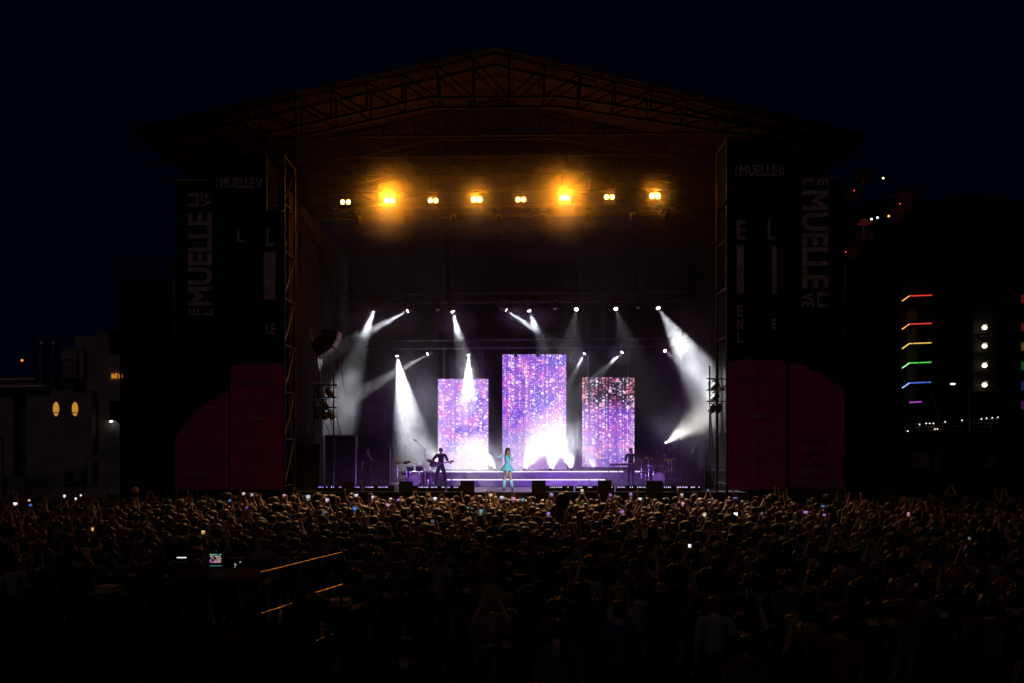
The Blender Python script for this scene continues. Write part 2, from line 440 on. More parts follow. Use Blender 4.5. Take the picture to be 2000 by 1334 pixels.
# right outer
b4 = banner('banner', 'outer right tower banner with lettering reading downwards and folded cloth', 1542, 1649, 348, 956, BD, banner_mat('banner_print_folds', -2.0, 0.2, 4.75), fold=.14)
for s, a in (('MUELLE', (1566, 1618, 372, 563)), ('E', (1596, 1618, 350, 362)), ('L', (1567, 1589, 350, 362)), ('LI', (1596, 1618, 571, 600)), ('VE', (1567, 1589, 571, 600))):
    lettering(s, *a, TD, white, b4, -1)
for s, a in (('MUSICA,', (1560, 1620, 847, 861)), ('ARTE,', (1571, 1611, 870, 884)), ('GASTRO-', (1561, 1619, 891, 906)), ('NOMÍA Y', (1560, 1621, 912, 928)), ('CREATIVIDAD', (1545, 1636, 937, 951))):
    lettering(s, *a, 36.66, fp, b4)
# sign boxes on top of the inner towers
def sign_box(label, px0, px1, py0, py1, D, texts):
    t = thing('sign_box', label, 'sign', (PX((px0 + px1) / 2, D), D + .9, PZ(py1, D)))
    MB().bx(PX(px0 + 2, D), PX(px1 - 2, D), D + .02, D + 1.9, PZ(py1 - 2, D), PZ(py0 + 2, D)).build('box', mat('banner_navy', (0.004, 0.004, 0.007), .9, spec=.02, var=.3), t)
    fr = MATS['tower_steel']
    for a, b in (((px0, py0), (px1, py0)), ((px0, py1), (px1, py1)), ((px0, py0), (px0, py1)), ((px1, py0), (px1, py1))):
        MB().tube(P(a[0], a[1], D), P(b[0], b[1], D), .035, 6).build('frame_tube', fr, t)
    for s, a in texts: lettering(s, *a, D + .015, white, t)
    return t
sign_box('dark sign box with white lettering on the left tower top', 413, 520, 303, 410, 36.3,
         [('MUELLE', (430, 497, 347, 367)), ('E', (421, 426, 347, 356)), ('L', (421, 426, 358, 367)), ('LI', (500, 511, 347, 356)), ('VE', (500, 511, 358, 367))])
sign_box('dark sign box with white lettering on the right tower top', 1420, 1541, 276, 391, 36.3,
         [('MUELLE', (1444, 1518, 322, 344)), ('E', (1436, 1441, 322, 332)), ('L', (1436, 1441, 335, 344)), ('LI', (1521, 1532, 322, 332)), ('VE', (1521, 1532, 335, 344))])
# scrim wing at far left and its lattice head, and the one far right
def wing(label, px0, px1, py0, D, ht):
    t = thing('scrim_wing', label, 'scaffold wing', (PX((px0 + px1) / 2, D), D, 0))
    m = MATS['tower_steel']
    MB().bx(PX(px0 + 2, D), PX(px1 - 2, D), D + .06, D + .09, .2, PZ(py0 + ht, D)).build('scrim', mat('black_scrim', (0.006, 0.006, 0.010), .9), t)
    for x in (px0, px1): MB().tube((PX(x, D), D, 0), P(x, py0, D), .045, 8).build('post', m, t)
    for y in (py0, py0 + ht * .7): MB().tube(P(px0, y, D), P(px1, y, D), .035, 6).build('rail', m, t)
    n = 5
    for k in range(n):
        a = px0 + (px1 - px0) * k / n; b = px0 + (px1 - px0) * (k + 1) / n
        MB().tube(P(a, py0 if k % 2 else py0 + ht * .7, D), P(b, py0 + ht * .7 if k % 2 else py0, D), .025, 6).build('brace', m, t)
    return t
wing('black scrim wing with a lattice head at the far left', 236, 338, 508, 37.4, 40)
wing('black scrim wing with a lattice head right of the right tower', 1652, 1710, 510, 37.6, 40)

# guy wires
gw = MB().tube(P(1650, 505, 37.6), P(1762, 612, 37.6), .012, 5).tube(P(1762, 612, 37.6), (PX(1900, 37.6), 37.6, 1.0), .012, 5).build('guy_wire', M_steel())
tag(gw, 'thin steel guy wire slanting down from the right tower', 'wire')

# ------------------------------------------------------------------ trusses over the stage
def box_truss(name, label, p0, p1, s, m, tilt=0):
    p0 = Vector(p0); p1 = Vector(p1); t = thing(name, label, 'truss', tuple((p0 + p1) / 2)); d = (p1 - p0); L = d.length; d.normalize()
    up = Vector((0, 0, 1)) if abs(d.z) < .9 else Vector((0, 1, 0)); sd_ = d.cross(up).normalized(); up = sd_.cross(d).normalized()
    cs = [sd_ * (a * s / 2) + up * (b * s / 2) for a, b in ((-1, -1), (1, -1), (1, 1), (-1, 1))]
    for c in cs: MB().tube(p0 + c, p1 + c, .028, 8).build('chord', m, t)
    n = max(2, int(L / (s * 1.3))); mb = MB()
    for f in range(4):
        a, b = cs[f], cs[(f + 1) % 4]
        for k in range(n):
            u0 = p0 + d * (L * k / n); u1 = p0 + d * (L * (k + 1) / n)
            mb.tube(u0 + (a if k % 2 else b), u1 + (b if k % 2 else a), .014, 5)
    mb.build('lattice', m, t, 'stuff')
    return t

DT = M_darktruss()
AY = 40.2
box_truss('lighting_truss', 'front lighting truss carrying the amber lamps', (PX(600, AY), AY + .5, PZ(413, AY)), (PX(1345, AY), AY + .5, PZ(400, AY)), .42, mat('front_truss_black', (.02, .018, .018), .8, .2, spec=.2))
box_truss('lighting_truss', 'middle lighting truss above the screens', (PX(672, 46), 46, PZ(583, 46)), (PX(1345, 46), 46, PZ(579, 46)), .42, DT)
box_truss('lighting_truss', 'rear lighting truss just above the tall screen top', (PX(690, 49), 49, PZ(674, 49)), (PX(1345, 49), 49, PZ(668, 49)), .4, DT)
for (px, Y, py, w) in ((640, AY, 408, 'left end of the front truss'), (1000, AY, 401, 'middle of the front truss'), (1310, AY, 397, 'right end of the front truss'), (690, 46, 580, 'left end of the middle truss'), (1330, 46, 575, 'right end of the middle truss')):
    c = MB().tube(P(px, py, Y), (PX(px, Y), Y, roof_z(PX(px, Y)) - .1), .012, 5).build('hoist_chain', mat('black_chain', (.01, .01, .01), .7, spec=.1))
    tag(c, 'thin hoist chain rising from the ' + w, 'chain')




WHITE = (0.92, 0.94, 1.0)
lamp_em = emat('lamp_lens_white', (0.95, 0.96, 1.0), 14)
lamp_dim = emat('lamp_lens_dim', (0.9, 0.85, 0.8), 0.9)


def moving_head(px, py, D, tx, ty, TDp, label, power, angle=9.0, col=WHITE, blend=.7, hang=True, size=1.0, lens=None):
    p = P(px, py, D); q = P(tx, ty, TDp); d = (q - p).normalized(); s = size
    base = p + Vector((0, 0, .42 * s if hang else -.34 * s))
    t = thing('moving_head_lamp', label, 'stage lamp', tuple(base), 'moving head stage lamps')
    m = M_black(); sg = 1 if hang else -1
    MB().box(base + Vector((0, 0, .04 * s * sg)), (.36 * s, .3 * s, .14 * s)).build('base', m, t)
    yk = MB()
    for sx in (-1, 1): yk.box(p + Vector((sx * .19 * s, 0, .13 * s * sg)), (.045 * s, .12 * s, .42 * s))
    yk.box(p + Vector((0, 0, .33 * s * sg)), (.42 * s, .14 * s, .05 * s)); yk.build('yoke', m, t)
    h = MB().lathe(p - d * .28 * s, d, [(0, .09 * s), (.05 * s, .13 * s), (.24 * s, .145 * s), (.33 * s, .12 * s), (.40 * s, .125 * s)], 14).build('head', m, t)
    MB().lathe(p + d * .121 * s, d, [(0, .10 * s), (.015 * s, .08 * s)], 14).build('lens', lens or (lamp_em if power else lamp_dim), h)
    if power:
        l = bpy.data.lights.new('beam', 'SPOT'); l.energy = power; l.spot_size = math.radians(angle); l.spot_blend = blend; l.color = col; l.shadow_soft_size = .05
        l.cycles.max_bounces = 1; lo = bpy.data.objects.new('beam', l); COL.objects.link(lo); lo.location = p + d * .2 * s - base; lo.rotation_euler = rot_to(d).to_euler(); lo.parent = t
    return t


K = 1.0
top_row = [(731, 604, 708, 668, 46.3, 17000, 27, 'brightest left lamp of the middle truss'), (800, 605, 690, 664, 45.6, 17000, 14, 'second lamp of the middle truss aiming far left'),
           (883, 604, 900, 672, 46, 13000, 26, 'third lamp of the middle truss aiming straight down'), (985, 603, 1052, 648, 46.2, 14000, 15, 'fourth lamp of the middle truss aiming right'),
           (1032, 603, 1050, 650, 45.8, 11000, 23, 'fifth lamp of the middle truss above the tall screen'), (1126, 602, 1060, 1000, 35.6, 3600, 24, 'sixth lamp of the middle truss, small glow'),
           (1202, 601, 1330, 1000, 35.6, 3000, 24, 'seventh lamp of the middle truss, small glow'), (1284, 599, 1385, 760, 42.2, 16000, 24, 'last lamp of the middle truss with the strong beam to the right')]
for px, py, tx, ty, td, pw, an, lb in top_row:
    moving_head(px, py, 46, tx, ty, td, 'black moving head, ' + lb, pw * K, an, lens=lamp_em, size=.85)
low_row = [(775, 692, 803, 850, 48.2, 36000, 29, 'left end lamp of the rear truss with a wide pale beam'), (838, 690, 690, 775, 47.6, 8000, 13, 'second lamp of the rear truss with a faint beam to the left'),
           (915, 690, 914, 800, 48.0, 32000, 26, 'rear truss lamp above the left screen'), (1143, 688, 1080, 810, 48.2, 14000, 14, 'rear truss lamp above the gap right of the tall screen'),
           (1217, 686, 1186, 716, 48.6, 14000, 17, 'rear truss lamp above the right screen'), (1297, 684, 1405, 772, 44.5, 14000, 15, 'right end lamp of the rear truss aiming right')]
for px, py, tx, ty, td, pw, an, lb in low_row:
    moving_head(px, py, 49 if px not in (775, 915) else 48.7, tx, ty, td, 'black moving head, ' + lb, pw * K, an, lens=lamp_em, size=.7)
floor_row = [(968, 917, 930, 860, 47.6, 2600, 50, 'left of the tall screen'), (1024, 917, 1055, 860, 48.2, 4400, 56, 'under the left part of the tall screen'),
             (1076, 917, 1085, 860, 48.2, 4800, 60, 'under the right part of the tall screen'), (1116, 917, 1105, 860, 48.2, 4400, 56, 'in the gap right of the tall screen'),
             (1162, 917, 1145, 870, 48.2, 2000, 50, 'under the left edge of the right screen'), (856, 917, 850, 865, 47.8, 2600, 55, 'behind the guitarist')]
for px, py, tx, ty, td, pw, an, lb in floor_row:
    moving_head(px, py, 46.7, tx, ty, td, 'small floor lamp shining up ' + lb, pw * K, an, hang=False, size=.42, blend=1, lens=lamp_em)
moving_head(1299, 866, 46, 1400, 795, 43.5, 'floor stand lamp right of the right screen shining up to the right', 3800 * K, 40, (1, .98, .88), hang=False, size=.5, blend=1, lens=lamp_em)
stn = MB().tube((PX(1299, 46), 46, FL), (PX(1299, 46), 46, PZ(876, 46)), .03, 8).box((PX(1299, 46), 46, FL + .03), (.5, .5, .05)).build('lamp_stand', M_black())
tag(stn, 'black pole stand under the right floor lamp', 'lamp stand')
for k, (px, py) in enumerate(((855, 602), (1084, 600), (1246, 598))):
    moving_head(px, py, 46, px, py + 60, 45, 'unlit moving head ' + ('between the second and third middle truss lamps', 'left of the sixth middle truss lamp', 'left of the last middle truss lamp')[k], 0, size=.8, lens=mat('glass_lens', (.2, .2, .2), .1))

# amber two-lamp blinders
amber = emat('amber_lamp_glass', (1.0, 0.62, 0.16), 9)
amb = [(675, 395, 0.08, .75), (761, 392, 7.0, 1.7), (846, 392, .45, .8), (931, 390, 2.2, 1.1), (1017, 390, .5, .85), (1103, 387, 7.0, 1.7), (1190, 385, .4, .85), (1279, 383, 1.7, 1.1)]
names = ['leftmost amber twin lamp, the smallest glow', 'second amber twin lamp from the left with a big glare', 'third amber twin lamp from the left', 'fourth amber twin lamp from the left',
         'fifth amber twin lamp from the left', 'sixth amber twin lamp from the left with a big glare', 'seventh amber twin lamp from the left', 'rightmost amber twin lamp']
for (px, py, k, sz), lb in zip(amb, names):
    p = P(px, py, AY); t = thing('blinder_lamp', lb, 'stage lamp', tuple(p), 'amber blinder lamps')
    MB().box(p + Vector((0, .10, 0)), (.52, .16, .27)).build('housing', mat('matt_black_housing', (.0015, .0014, .0013), 1.0, spec=.0), t)
    MB().box(p + Vector((0, .1, -.17)), (.56, .04, .02)).box(p + Vector((-.28, .1, -.2)), (.02, .04, .3)).box(p + Vector((.28, .1, -.2)), (.02, .04, .3)).build('yoke', MATS['matt_black_housing'], t)
    for sx in (-1, 1):
        MB().lathe(p + Vector((sx * .115, .015, 0)), (0, -1, 0), [(0, .07), (.03, .105), (.045, .11)], 16).build('reflector', M_alu(), t)
        lp = MB().ell(p + Vector((sx * .115, -.03, 0)), (.085 + .02 * (sz > 1), .03, .095 + .02 * (sz > 1)), 12, 8).build('lamp', amber, t)
    l = bpy.data.lights.new('glow', 'SPOT'); l.energy = 1150 * min(k * 1.4 + .3, 7) ** .5; l.color = (1.0, .55, .24); l.spot_size = math.radians(76); l.spot_blend = 1; l.shadow_soft_size = .09
    lo = bpy.data.objects.new('glow', l); COL.objects.link(lo); lo.location = (0, -1.36, 0); lo.rotation_euler = rot_to((0, -1, -2.3)).to_euler(); lo.parent = t
    l = bpy.data.lights.new('bulb_glow', 'POINT'); l.energy = 70 * k; l.color = (1.0, .30, .012); l.shadow_soft_size = .1
    lo = bpy.data.objects.new('bulb_glow', l); COL.objects.link(lo); lo.location = (0, -.45, .05); lo.parent = t
# unlit fixtures below the front truss, two of them washing the stage violet
for k, px in enumerate((700, 795, 885, 975, 1060, 1150, 1235, 1300)):
    lit = k in (2, 4, 6)
    wh = ('under the first gap', 'under the second gap', 'under the third gap', 'under the fourth gap', 'under the fifth gap', 'under the sixth gap', 'under the seventh gap', 'at the right end')[k]
    moving_head(px, 432 - k, AY, PX(px, 40) * 0 + (870, 1040, 1200)[k // 2 - 1] if lit else px, 940 if lit else 800, 44.0, 'dark moving head ' + wh + ' of the amber lamp row', 0, 9,
                (.46, .22, 1.0), blend=1, size=.8, lens=mat('glass_lens', (.2, .2, .2), .1))

# ------------------------------------------------------------------ LED screens
def led_mat(name, base_hi, base_mid, base_lo, zt, zb, red=0.0, dark=0.0, seed=0.0, gain=1.0, dots=.75, pale=0.5):
    m = bpy.data.materials.new(name); m.use_nodes = True; nt = m.node_tree; N = nt.nodes.new; Lk = nt.links.new
    b = nt.nodes['Principled BSDF']; b.inputs['Base Color'].default_value = (.01, .01, .01, 1); b.inputs['Roughness'].default_value = .5
    ge = N('ShaderNodeNewGeometry'); sp = N('ShaderNodeSeparateXYZ'); Lk(ge.outputs['Position'], sp.inputs[0])
    def mth(op, a, c=None, d=None):
        n = N('ShaderNodeMath'); n.operation = op
        for i, v in enumerate((a, c, d)):
            if v is None: continue
            if isinstance(v, (int, float)): n.inputs[i].default_value = v
            else: Lk(v, n.inputs[i])
        return n.outputs[0]
    def mr(v, a, c, d=0., e=1., smooth=True):
        n = N('ShaderNodeMapRange'); n.interpolation_type = 'SMOOTHSTEP' if smooth else 'LINEAR'; Lk(v, n.inputs[0])
        for i, x in enumerate((a, c, d, e)): n.inputs[i + 1].default_value = x
        return n.outputs[0]
    def mix(f, a, c, blend='MIX'):
        n = N('ShaderNodeMixRGB'); n.blend_type = blend
        for i, v in enumerate((f, a, c)):
            if isinstance(v, (int, float)): n.inputs[i].default_value = v
            elif isinstance(v, tuple): n.inputs[i].default_value = v + (1,)
            else: Lk(v, n.inputs[i])
        return n.outputs[0]
    def wnoise(v, out='Value'):
        n = N('ShaderNodeTexWhiteNoise'); n.noise_dimensions = '2D'; Lk(v, n.inputs['Vector']); return n.outputs[out]
    def comb(x, y):
        n = N('ShaderNodeCombineXYZ')
        for i, v in enumerate((x, y)):
            if isinstance(v, (int, float)): n.inputs[i].default_value = v
            else: Lk(v, n.inputs[i])
        return n.outputs[0]
    X, Z = sp.outputs[0], sp.outputs[2]
    h = mr(Z, zb, zt)
    bgn = N('ShaderNodeTexNoise'); bgn.noise_dimensions = '2D'; bgn.inputs['Scale'].default_value = .8; bgn.inputs['Detail'].default_value = 3; Lk(comb(mth('ADD', X, seed), Z), bgn.inputs['Vector'])
    bg2 = N('ShaderNodeTexNoise'); bg2.noise_dimensions = '2D'; bg2.inputs['Scale'].default_value = 1.3; Lk(comb(mth('ADD', X, seed + 9), Z), bg2.inputs['Vector'])
    col = mix(mr(h, 0, .45), base_lo, base_mid); col = mix(mr(h, .45, 1), col, base_hi)
    col = mix(mth('MULTIPLY', mr(bgn.outputs[0], .48, .64), .8), col, (.10, .045, .58)); col = mix(mth('MULTIPLY', mr(bg2.outputs[0], .52, .68), .8), col, (.62, .12, .62))
    if dark: col = mix(mth('MULTIPLY', mr(h, .62, .9), dark), col, (.012, .005, .02))
    # bead curtains: columns of dots
    total = None; tint = None
    for (cw, ch, rad, dens, sd_) in ((.105, .10, .40, .62, 1.7), (.17, .165, .40, .52, 5.1), (.08, .085, .40, .52, 9.7)):
        u = mth('DIVIDE', mth('ADD', X, seed + sd_), cw); ci = mth('FLOOR', u); cr = wnoise(comb(ci, 3.3 + sd_))
        v = mth('ADD', mth('DIVIDE', Z, ch), mth('MULTIPLY', cr, 13.)); ri = mth('FLOOR', v)
        rn = wnoise(comb(ci, ri)); rn2 = wnoise(comb(ri, ci))
        fx = mth('SUBTRACT', mth('FRACT', u), .5); fz = mth('SUBTRACT', mth('FRACT', v), .5)
        dd = mth('SQRT', mth('ADD', mth('MULTIPLY', fx, fx), mth('MULTIPLY', fz, fz)))
        rr = mth('MULTIPLY', mth('ADD', mth('MULTIPLY', rn2, .6), .4), rad)
        on = mth('MULTIPLY', mth('LESS_THAN', rn, dens), mth('LESS_THAN', cr, .60))
        dot = mth('MULTIPLY', mth('MULTIPLY', mth('LESS_THAN', dd, rr), on), mth('ADD', mth('MULTIPLY', rn2, .8), .35))
        total = dot if total is None else mth('MAXIMUM', total, dot)
    # soft discs
    vo = N('ShaderNodeTexVoronoi'); vo.voronoi_dimensions = '2D'; vo.inputs['Scale'].default_value = 2.3; Lk(comb(mth('ADD', X, seed + 2), Z), vo.inputs['Vector'])
    sc = N('ShaderNodeSeparateXYZ'); Lk(vo.outputs['Color'], sc.inputs[0])
    disc = mth('MULTIPLY', mth('LESS_THAN', sc.outputs[0], .42), mth('SUBTRACT', 1., mr(mth('DIVIDE', vo.outputs['Distance'], mth('ADD', mth('MULTIPLY', sc.outputs[1], .22), .08)), .55, 1.25)))
    dcol = mix(mr(sc.outputs[2], .3, .8), (1., .55, .95), (1., .92, 1.))
    dcol = mix(mth('MULTIPLY', mth('GREATER_THAN', sc.outputs[1], .72), .8), dcol, (1., .32, .38) if red else (1., .5, .75))
    wn2 = N('ShaderNodeTexWhiteNoise'); wn2.noise_dimensions = '2D'; Lk(comb(ci, ri), wn2.inputs['Vector'])
    bead = mix(mth('MULTIPLY', mth('LESS_THAN', wn2.outputs['Value'], .28), .8), (1., .93, 1.), (.95, .42, .95))
    if red: bead = mix(mth('MULTIPLY', mr(h, .6, .9), mth('MULTIPLY', red, mth('GREATER_THAN', bg2.outputs[0], .46))), bead, (1., .18, .25))
    col = mix(mth('MINIMUM', mth('MULTIPLY', total, dots), 1.), col, bead)
    col = mix(mth('MULTIPLY', disc, .85), col, dcol)
    col = mix(mth('MULTIPLY', mr(h, .5, 0.), pale), col, (.92, .80, 1.))  # uplit smoke painted in: lower part of the screen image turns pale
    m.cycles.emission_sampling = 'FRONT'; em = b.inputs['Emission Color']; Lk(col, em); b.inputs['Emission Strength'].default_value = gain
    return m

def led_wall(label, px0, px1, py0, py1, D, m, nc, nr, notch=()):
    t = thing('led_screen', label, 'screen', (PX((px0 + px1) / 2, D), D + .1, PZ(py1, D)))
    x0, x1, z0, z1 = PX(px0, D), PX(px1, D), PZ(py1, D), PZ(py0, D)
    for i in range(nc):
        for j in range(nr):
            a = x0 + (x1 - x0) * i / nc; b = x0 + (x1 - x0) * (i + 1) / nc; c = z0 + (z1 - z0) * j / nr; d = z0 + (z1 - z0) * (j + 1) / nr
            MB().bx(a + .006, b - .006, D, D + .08, c + .004, d - .004).build('panel', m, t)
    MB().bx(x0 + .03, x1 - .03, D + .085, D + .16, z0, z1 - .03).build('back_frame', M_black(), t)
    for k in notch: MB().bx(PX(k, D) - .09, PX(k, D) + .09, D - .04, D - .006, z1 - .13, z1 + .12).build('hanging_bracket', M_black(), t)
    for x in (x0 + .3, x1 - .3): MB().bx(x - .04, x + .04, D + .1, D + .16, z1, 8.6 if z1 < 8.3 else 8.9).build('hanging_bar', M_black(), t)
    return t
LD = 50.0
led_wall('tall middle screen glowing violet with strings of white beads', 981, 1106, 692, 917, LD,
         led_mat('led_middle', (.24, .06, .56), (.38, .12, .64), (.46, .2, .72), PZ(692, LD), PZ(917, LD), seed=3.1, gain=1.15, pale=.22), 3, 6, (1007, 1051))
led_wall('left screen glowing lavender behind the guitarist', 855, 954, 740, 917, LD,
         led_mat('led_side', (.40, .16, .66), (.44, .2, .70), (.54, .32, .80), PZ(740, LD), PZ(917, LD), seed=17.3, gain=1.2, pale=.38), 3, 5)  # lavender haze of the beam in front put into the screen colours
led_wall('right screen with red beads over a black top edge', 1137, 1239, 737, 912, LD,
         led_mat('led_edge', (.06, .02, .26), (.32, .08, .56), (.42, .18, .66), PZ(737, LD), PZ(912, LD), red=.8, dark=1., seed=41.9, gain=1.1, pale=.05, dots=.85), 3, 5)

# ------------------------------------------------------------------ stage smoke
def smoke():
    x0, x1, y0, y1, z0, z1 = -8.6, 8.9, 38.9, 51.9, FL + .02, 15.9
    o = MB().bx(x0, x1, y0, y1, z0, z1).build('stage_smoke', None); o['kind'] = 'stuff'; o['label'] = 'pale drifting smoke over the stage catching the lamp beams'; o['category'] = 'smoke'
    m = bpy.data.materials.new('smoke'); m.use_nodes = True; nt = m.node_tree; nt.nodes.clear(); N = nt.nodes.new; Lk = nt.links.new
    out = N('ShaderNodeOutputMaterial'); pv = N('ShaderNodeVolumePrincipled'); Lk(pv.outputs[0], out.inputs['Volume'])
    pv.inputs['Color'].default_value = (.93, .93, .95, 1); pv.inputs['Anisotropy'].default_value = 0.1
    ge = N('ShaderNodeTexCoord'); sp = N('ShaderNodeSeparateXYZ'); Lk(ge.outputs['Object'], sp.inputs[0])
    def mth(op, a, c=None):
        n = N('ShaderNodeMath'); n.operation = op
        for i, v in enumerate((a, c)):
            if v is None: continue
            if isinstance(v, (int, float)): n.inputs[i].default_value = v
            else: Lk(v, n.inputs[i])
        return n.outputs[0]
    def mr(v, a, c, d=0., e=1.):
        n = N('ShaderNodeMapRange'); n.interpolation_type = 'SMOOTHSTEP'; Lk(v, n.inputs[0])
        for i, x in enumerate((a, c, d, e)): n.inputs[i + 1].default_value = x
        return n.outputs[0]
    no = N('ShaderNodeTexNoise'); no.inputs['Scale'].default_value = .75; no.inputs['Detail'].default_value = 3.5; no.inputs['Roughness'].default_value = .6; Lk(ge.outputs['Object'], no.inputs['Vector'])
    nz = mr(no.outputs[0], .34, .66)
    tot = None
    amb_v = None
    for (px, py, D, rx, ry, rz, dens) in BLOBS:
        c = P(px, py, D); mp = N('ShaderNodeMapping'); mp.vector_type = 'POINT'
        mp.inputs['Location'].default_value = (-c.x / rx, -c.y / ry, -c.z / rz); mp.inputs['Scale'].default_value = (1 / rx, 1 / ry, 1 / rz)
        Lk(ge.outputs['Object'], mp.inputs[0]); ln = N('ShaderNodeVectorMath'); ln.operation = 'LENGTH'; Lk(mp.outputs[0], ln.inputs[0])
        fall = mr(ln.outputs['Value'], 1., .1 if py > 400 else 0.); v = mth('MULTIPLY', mth('POWER', fall, 2.4) if py < 400 and rx < 5 else fall, dens); 
        if py < 400: amb_v = v if amb_v is None else mth('ADD', amb_v, v)
        else: tot = v if tot is None else mth('ADD', tot, v)
    tot = mth('MULTIPLY', tot, mth('ADD', mth('MULTIPLY', nz, 1.35), .3))
    tot = mth('ADD', tot, amb_v)
    base = mth('ADD', mr(sp.outputs[2], 3.6, 1.8, 0., .014), mr(sp.outputs[2], 10.2, 8.0, .0016, .004))
    base = mth('ADD', base, mth('MULTIPLY', mr(sp.outputs[2], 11.2, 12.8, 0., .004), mr(sp.outputs[2], 15.6, 13.8)))
    Lk(mth('ADD', base, tot), pv.inputs['Density'])
    o.data.materials.append(m)
    return o

# px, py, depth, radii (x, y, z), density
BLOBS = [(738, 625, 46, 2.3, 1.0, 1.10, .36), (890, 628, 46, 1.2, 1.0, 1.15, .36), (1025, 620, 46, 1.7, 1.0, .90, .36),
         (1345, 690, 44.5, 1.9, 2.2, 2.8, .15), (1385, 800, 44, 2.0, 2.6, 2.8, .20), (1330, 850, 45.5, 2.2, 1.8, 1.6, .18),
         (795, 785, 48.2, 2.3, 1.5, 3.6, .26), (690, 790, 47.5, 2.6, 1.4, 2.1, .18), (915, 740, 48.2, 1.4, 1.0, 2.4, .24),
         (1130, 697, 48.6, 1.0, 1.0, .9, .2), (1210, 692, 48.8, .9, 1.0, .7, .25),
         (1080, 895, 47.6, 3.6, 1.3, 2.6, .55), (1000, 915, 46.6, 7.5, 1.6, .8, .14), (930, 900, 47.3, 2.0, 1.2, 1.6, .4), (1300, 920, 43.5, 3.0, 2.5, 1.2, .06), (830, 895, 46.8, 1.8, 1.4, 1.2, .25),
         (975, 386, 40.2, 9.3, 1.28, 2.2, .05), (761, 391, 40.0, 2.5, 1.3, 2.5, .6), (1103, 386, 40.0, 2.5, 1.3, 2.5, .6), (931, 389, 40.0, 1.4, 1.0, 1.4, .45), (1279, 382, 40.0, 1.4, 1.0, 1.4, .45), (846, 391, 40.0, .8, .8, .8, .3), (1017, 389, 40.0, .8, .8, .8, .3), (1190, 384, 40.0, .8, .8, .8, .3)]  # smoke puffs added round the amber lamps to make their halos
smoke()

# ------------------------------------------------------------------ people
def bake_skin(joints, edges, root, sub=1):
    """joints: name -> (co, radius or (rx, ry)); separate chains may be listed; returns verts, faces, per-face nearest edge"""
    names = list(joints); idx = {n: i for i, n in enumerate(names)}
    me = bpy.data.meshes.new('skeleton'); me.from_pydata([joints[n][0] for n in names], [(idx[a], idx[b]) for a, b in edges], [])
    ob = bpy.data.objects.new('skeleton', me); COL.objects.link(ob)
    sk = ob.modifiers.new('skin', 'SKIN'); sk.use_smooth_shade = True; sk.branch_smoothing = .6
    if sub: ss = ob.modifiers.new('sub', 'SUBSURF'); ss.levels = sub; ss.render_levels = sub
    roots = {root} | {n for n in names if n.endswith('_root')}
    for n in names:
        r = joints[n][1]; d = me.skin_vertices[0].data[idx[n]]
        d.radius = r if isinstance(r, tuple) else (r, r); d.use_root = n in roots
    dg = bpy.context.evaluated_depsgraph_get(); em = bpy.data.meshes.new_from_object(ob.evaluated_get(dg))
    V = np.array([v.co[:] for v in em.vertices]); Fc = [tuple(p.vertices) for p in em.polygons]
    bpy.data.objects.remove(ob); bpy.data.meshes.remove(me); bpy.data.meshes.remove(em)
    A = np.array([joints[a][0] for a, b in edges], float); B = np.array([joints[b][0] for a, b in edges], float)
    C = np.array([V[list(f)].mean(0) for f in Fc]); AB = B - A; L2 = (AB ** 2).sum(1)
    t = np.clip(((C[:, None] - A[None]) * AB[None]).sum(2) / L2[None], 0, 1)
    d = np.linalg.norm(C[:, None] - (A[None] + t[..., None] * AB[None]), axis=2)
    return V, Fc, d.argmin(1), t


def vnormals(V, Fc):
    N = np.zeros_like(V)
    for f in Fc:
        p = V[list(f)]; n = np.cross(p[2] - p[0], p[-1] - p[1] if len(f) == 4 else p[1] - p[0])
        if len(f) != 4: n = np.cross(p[1] - p[0], p[2] - p[0])
        for i in f: N[i] += n
    return N / np.maximum(np.linalg.norm(N, axis=1, keepdims=True), 1e-9)


def submesh(V, Fc, keep, off, N):
    used = sorted({i for k in keep for i in Fc[k]}); mp = {u: i for i, u in enumerate(used)}
    return V[used] + N[used] * off, [tuple(mp[i] for i in Fc[k]) for k in keep]


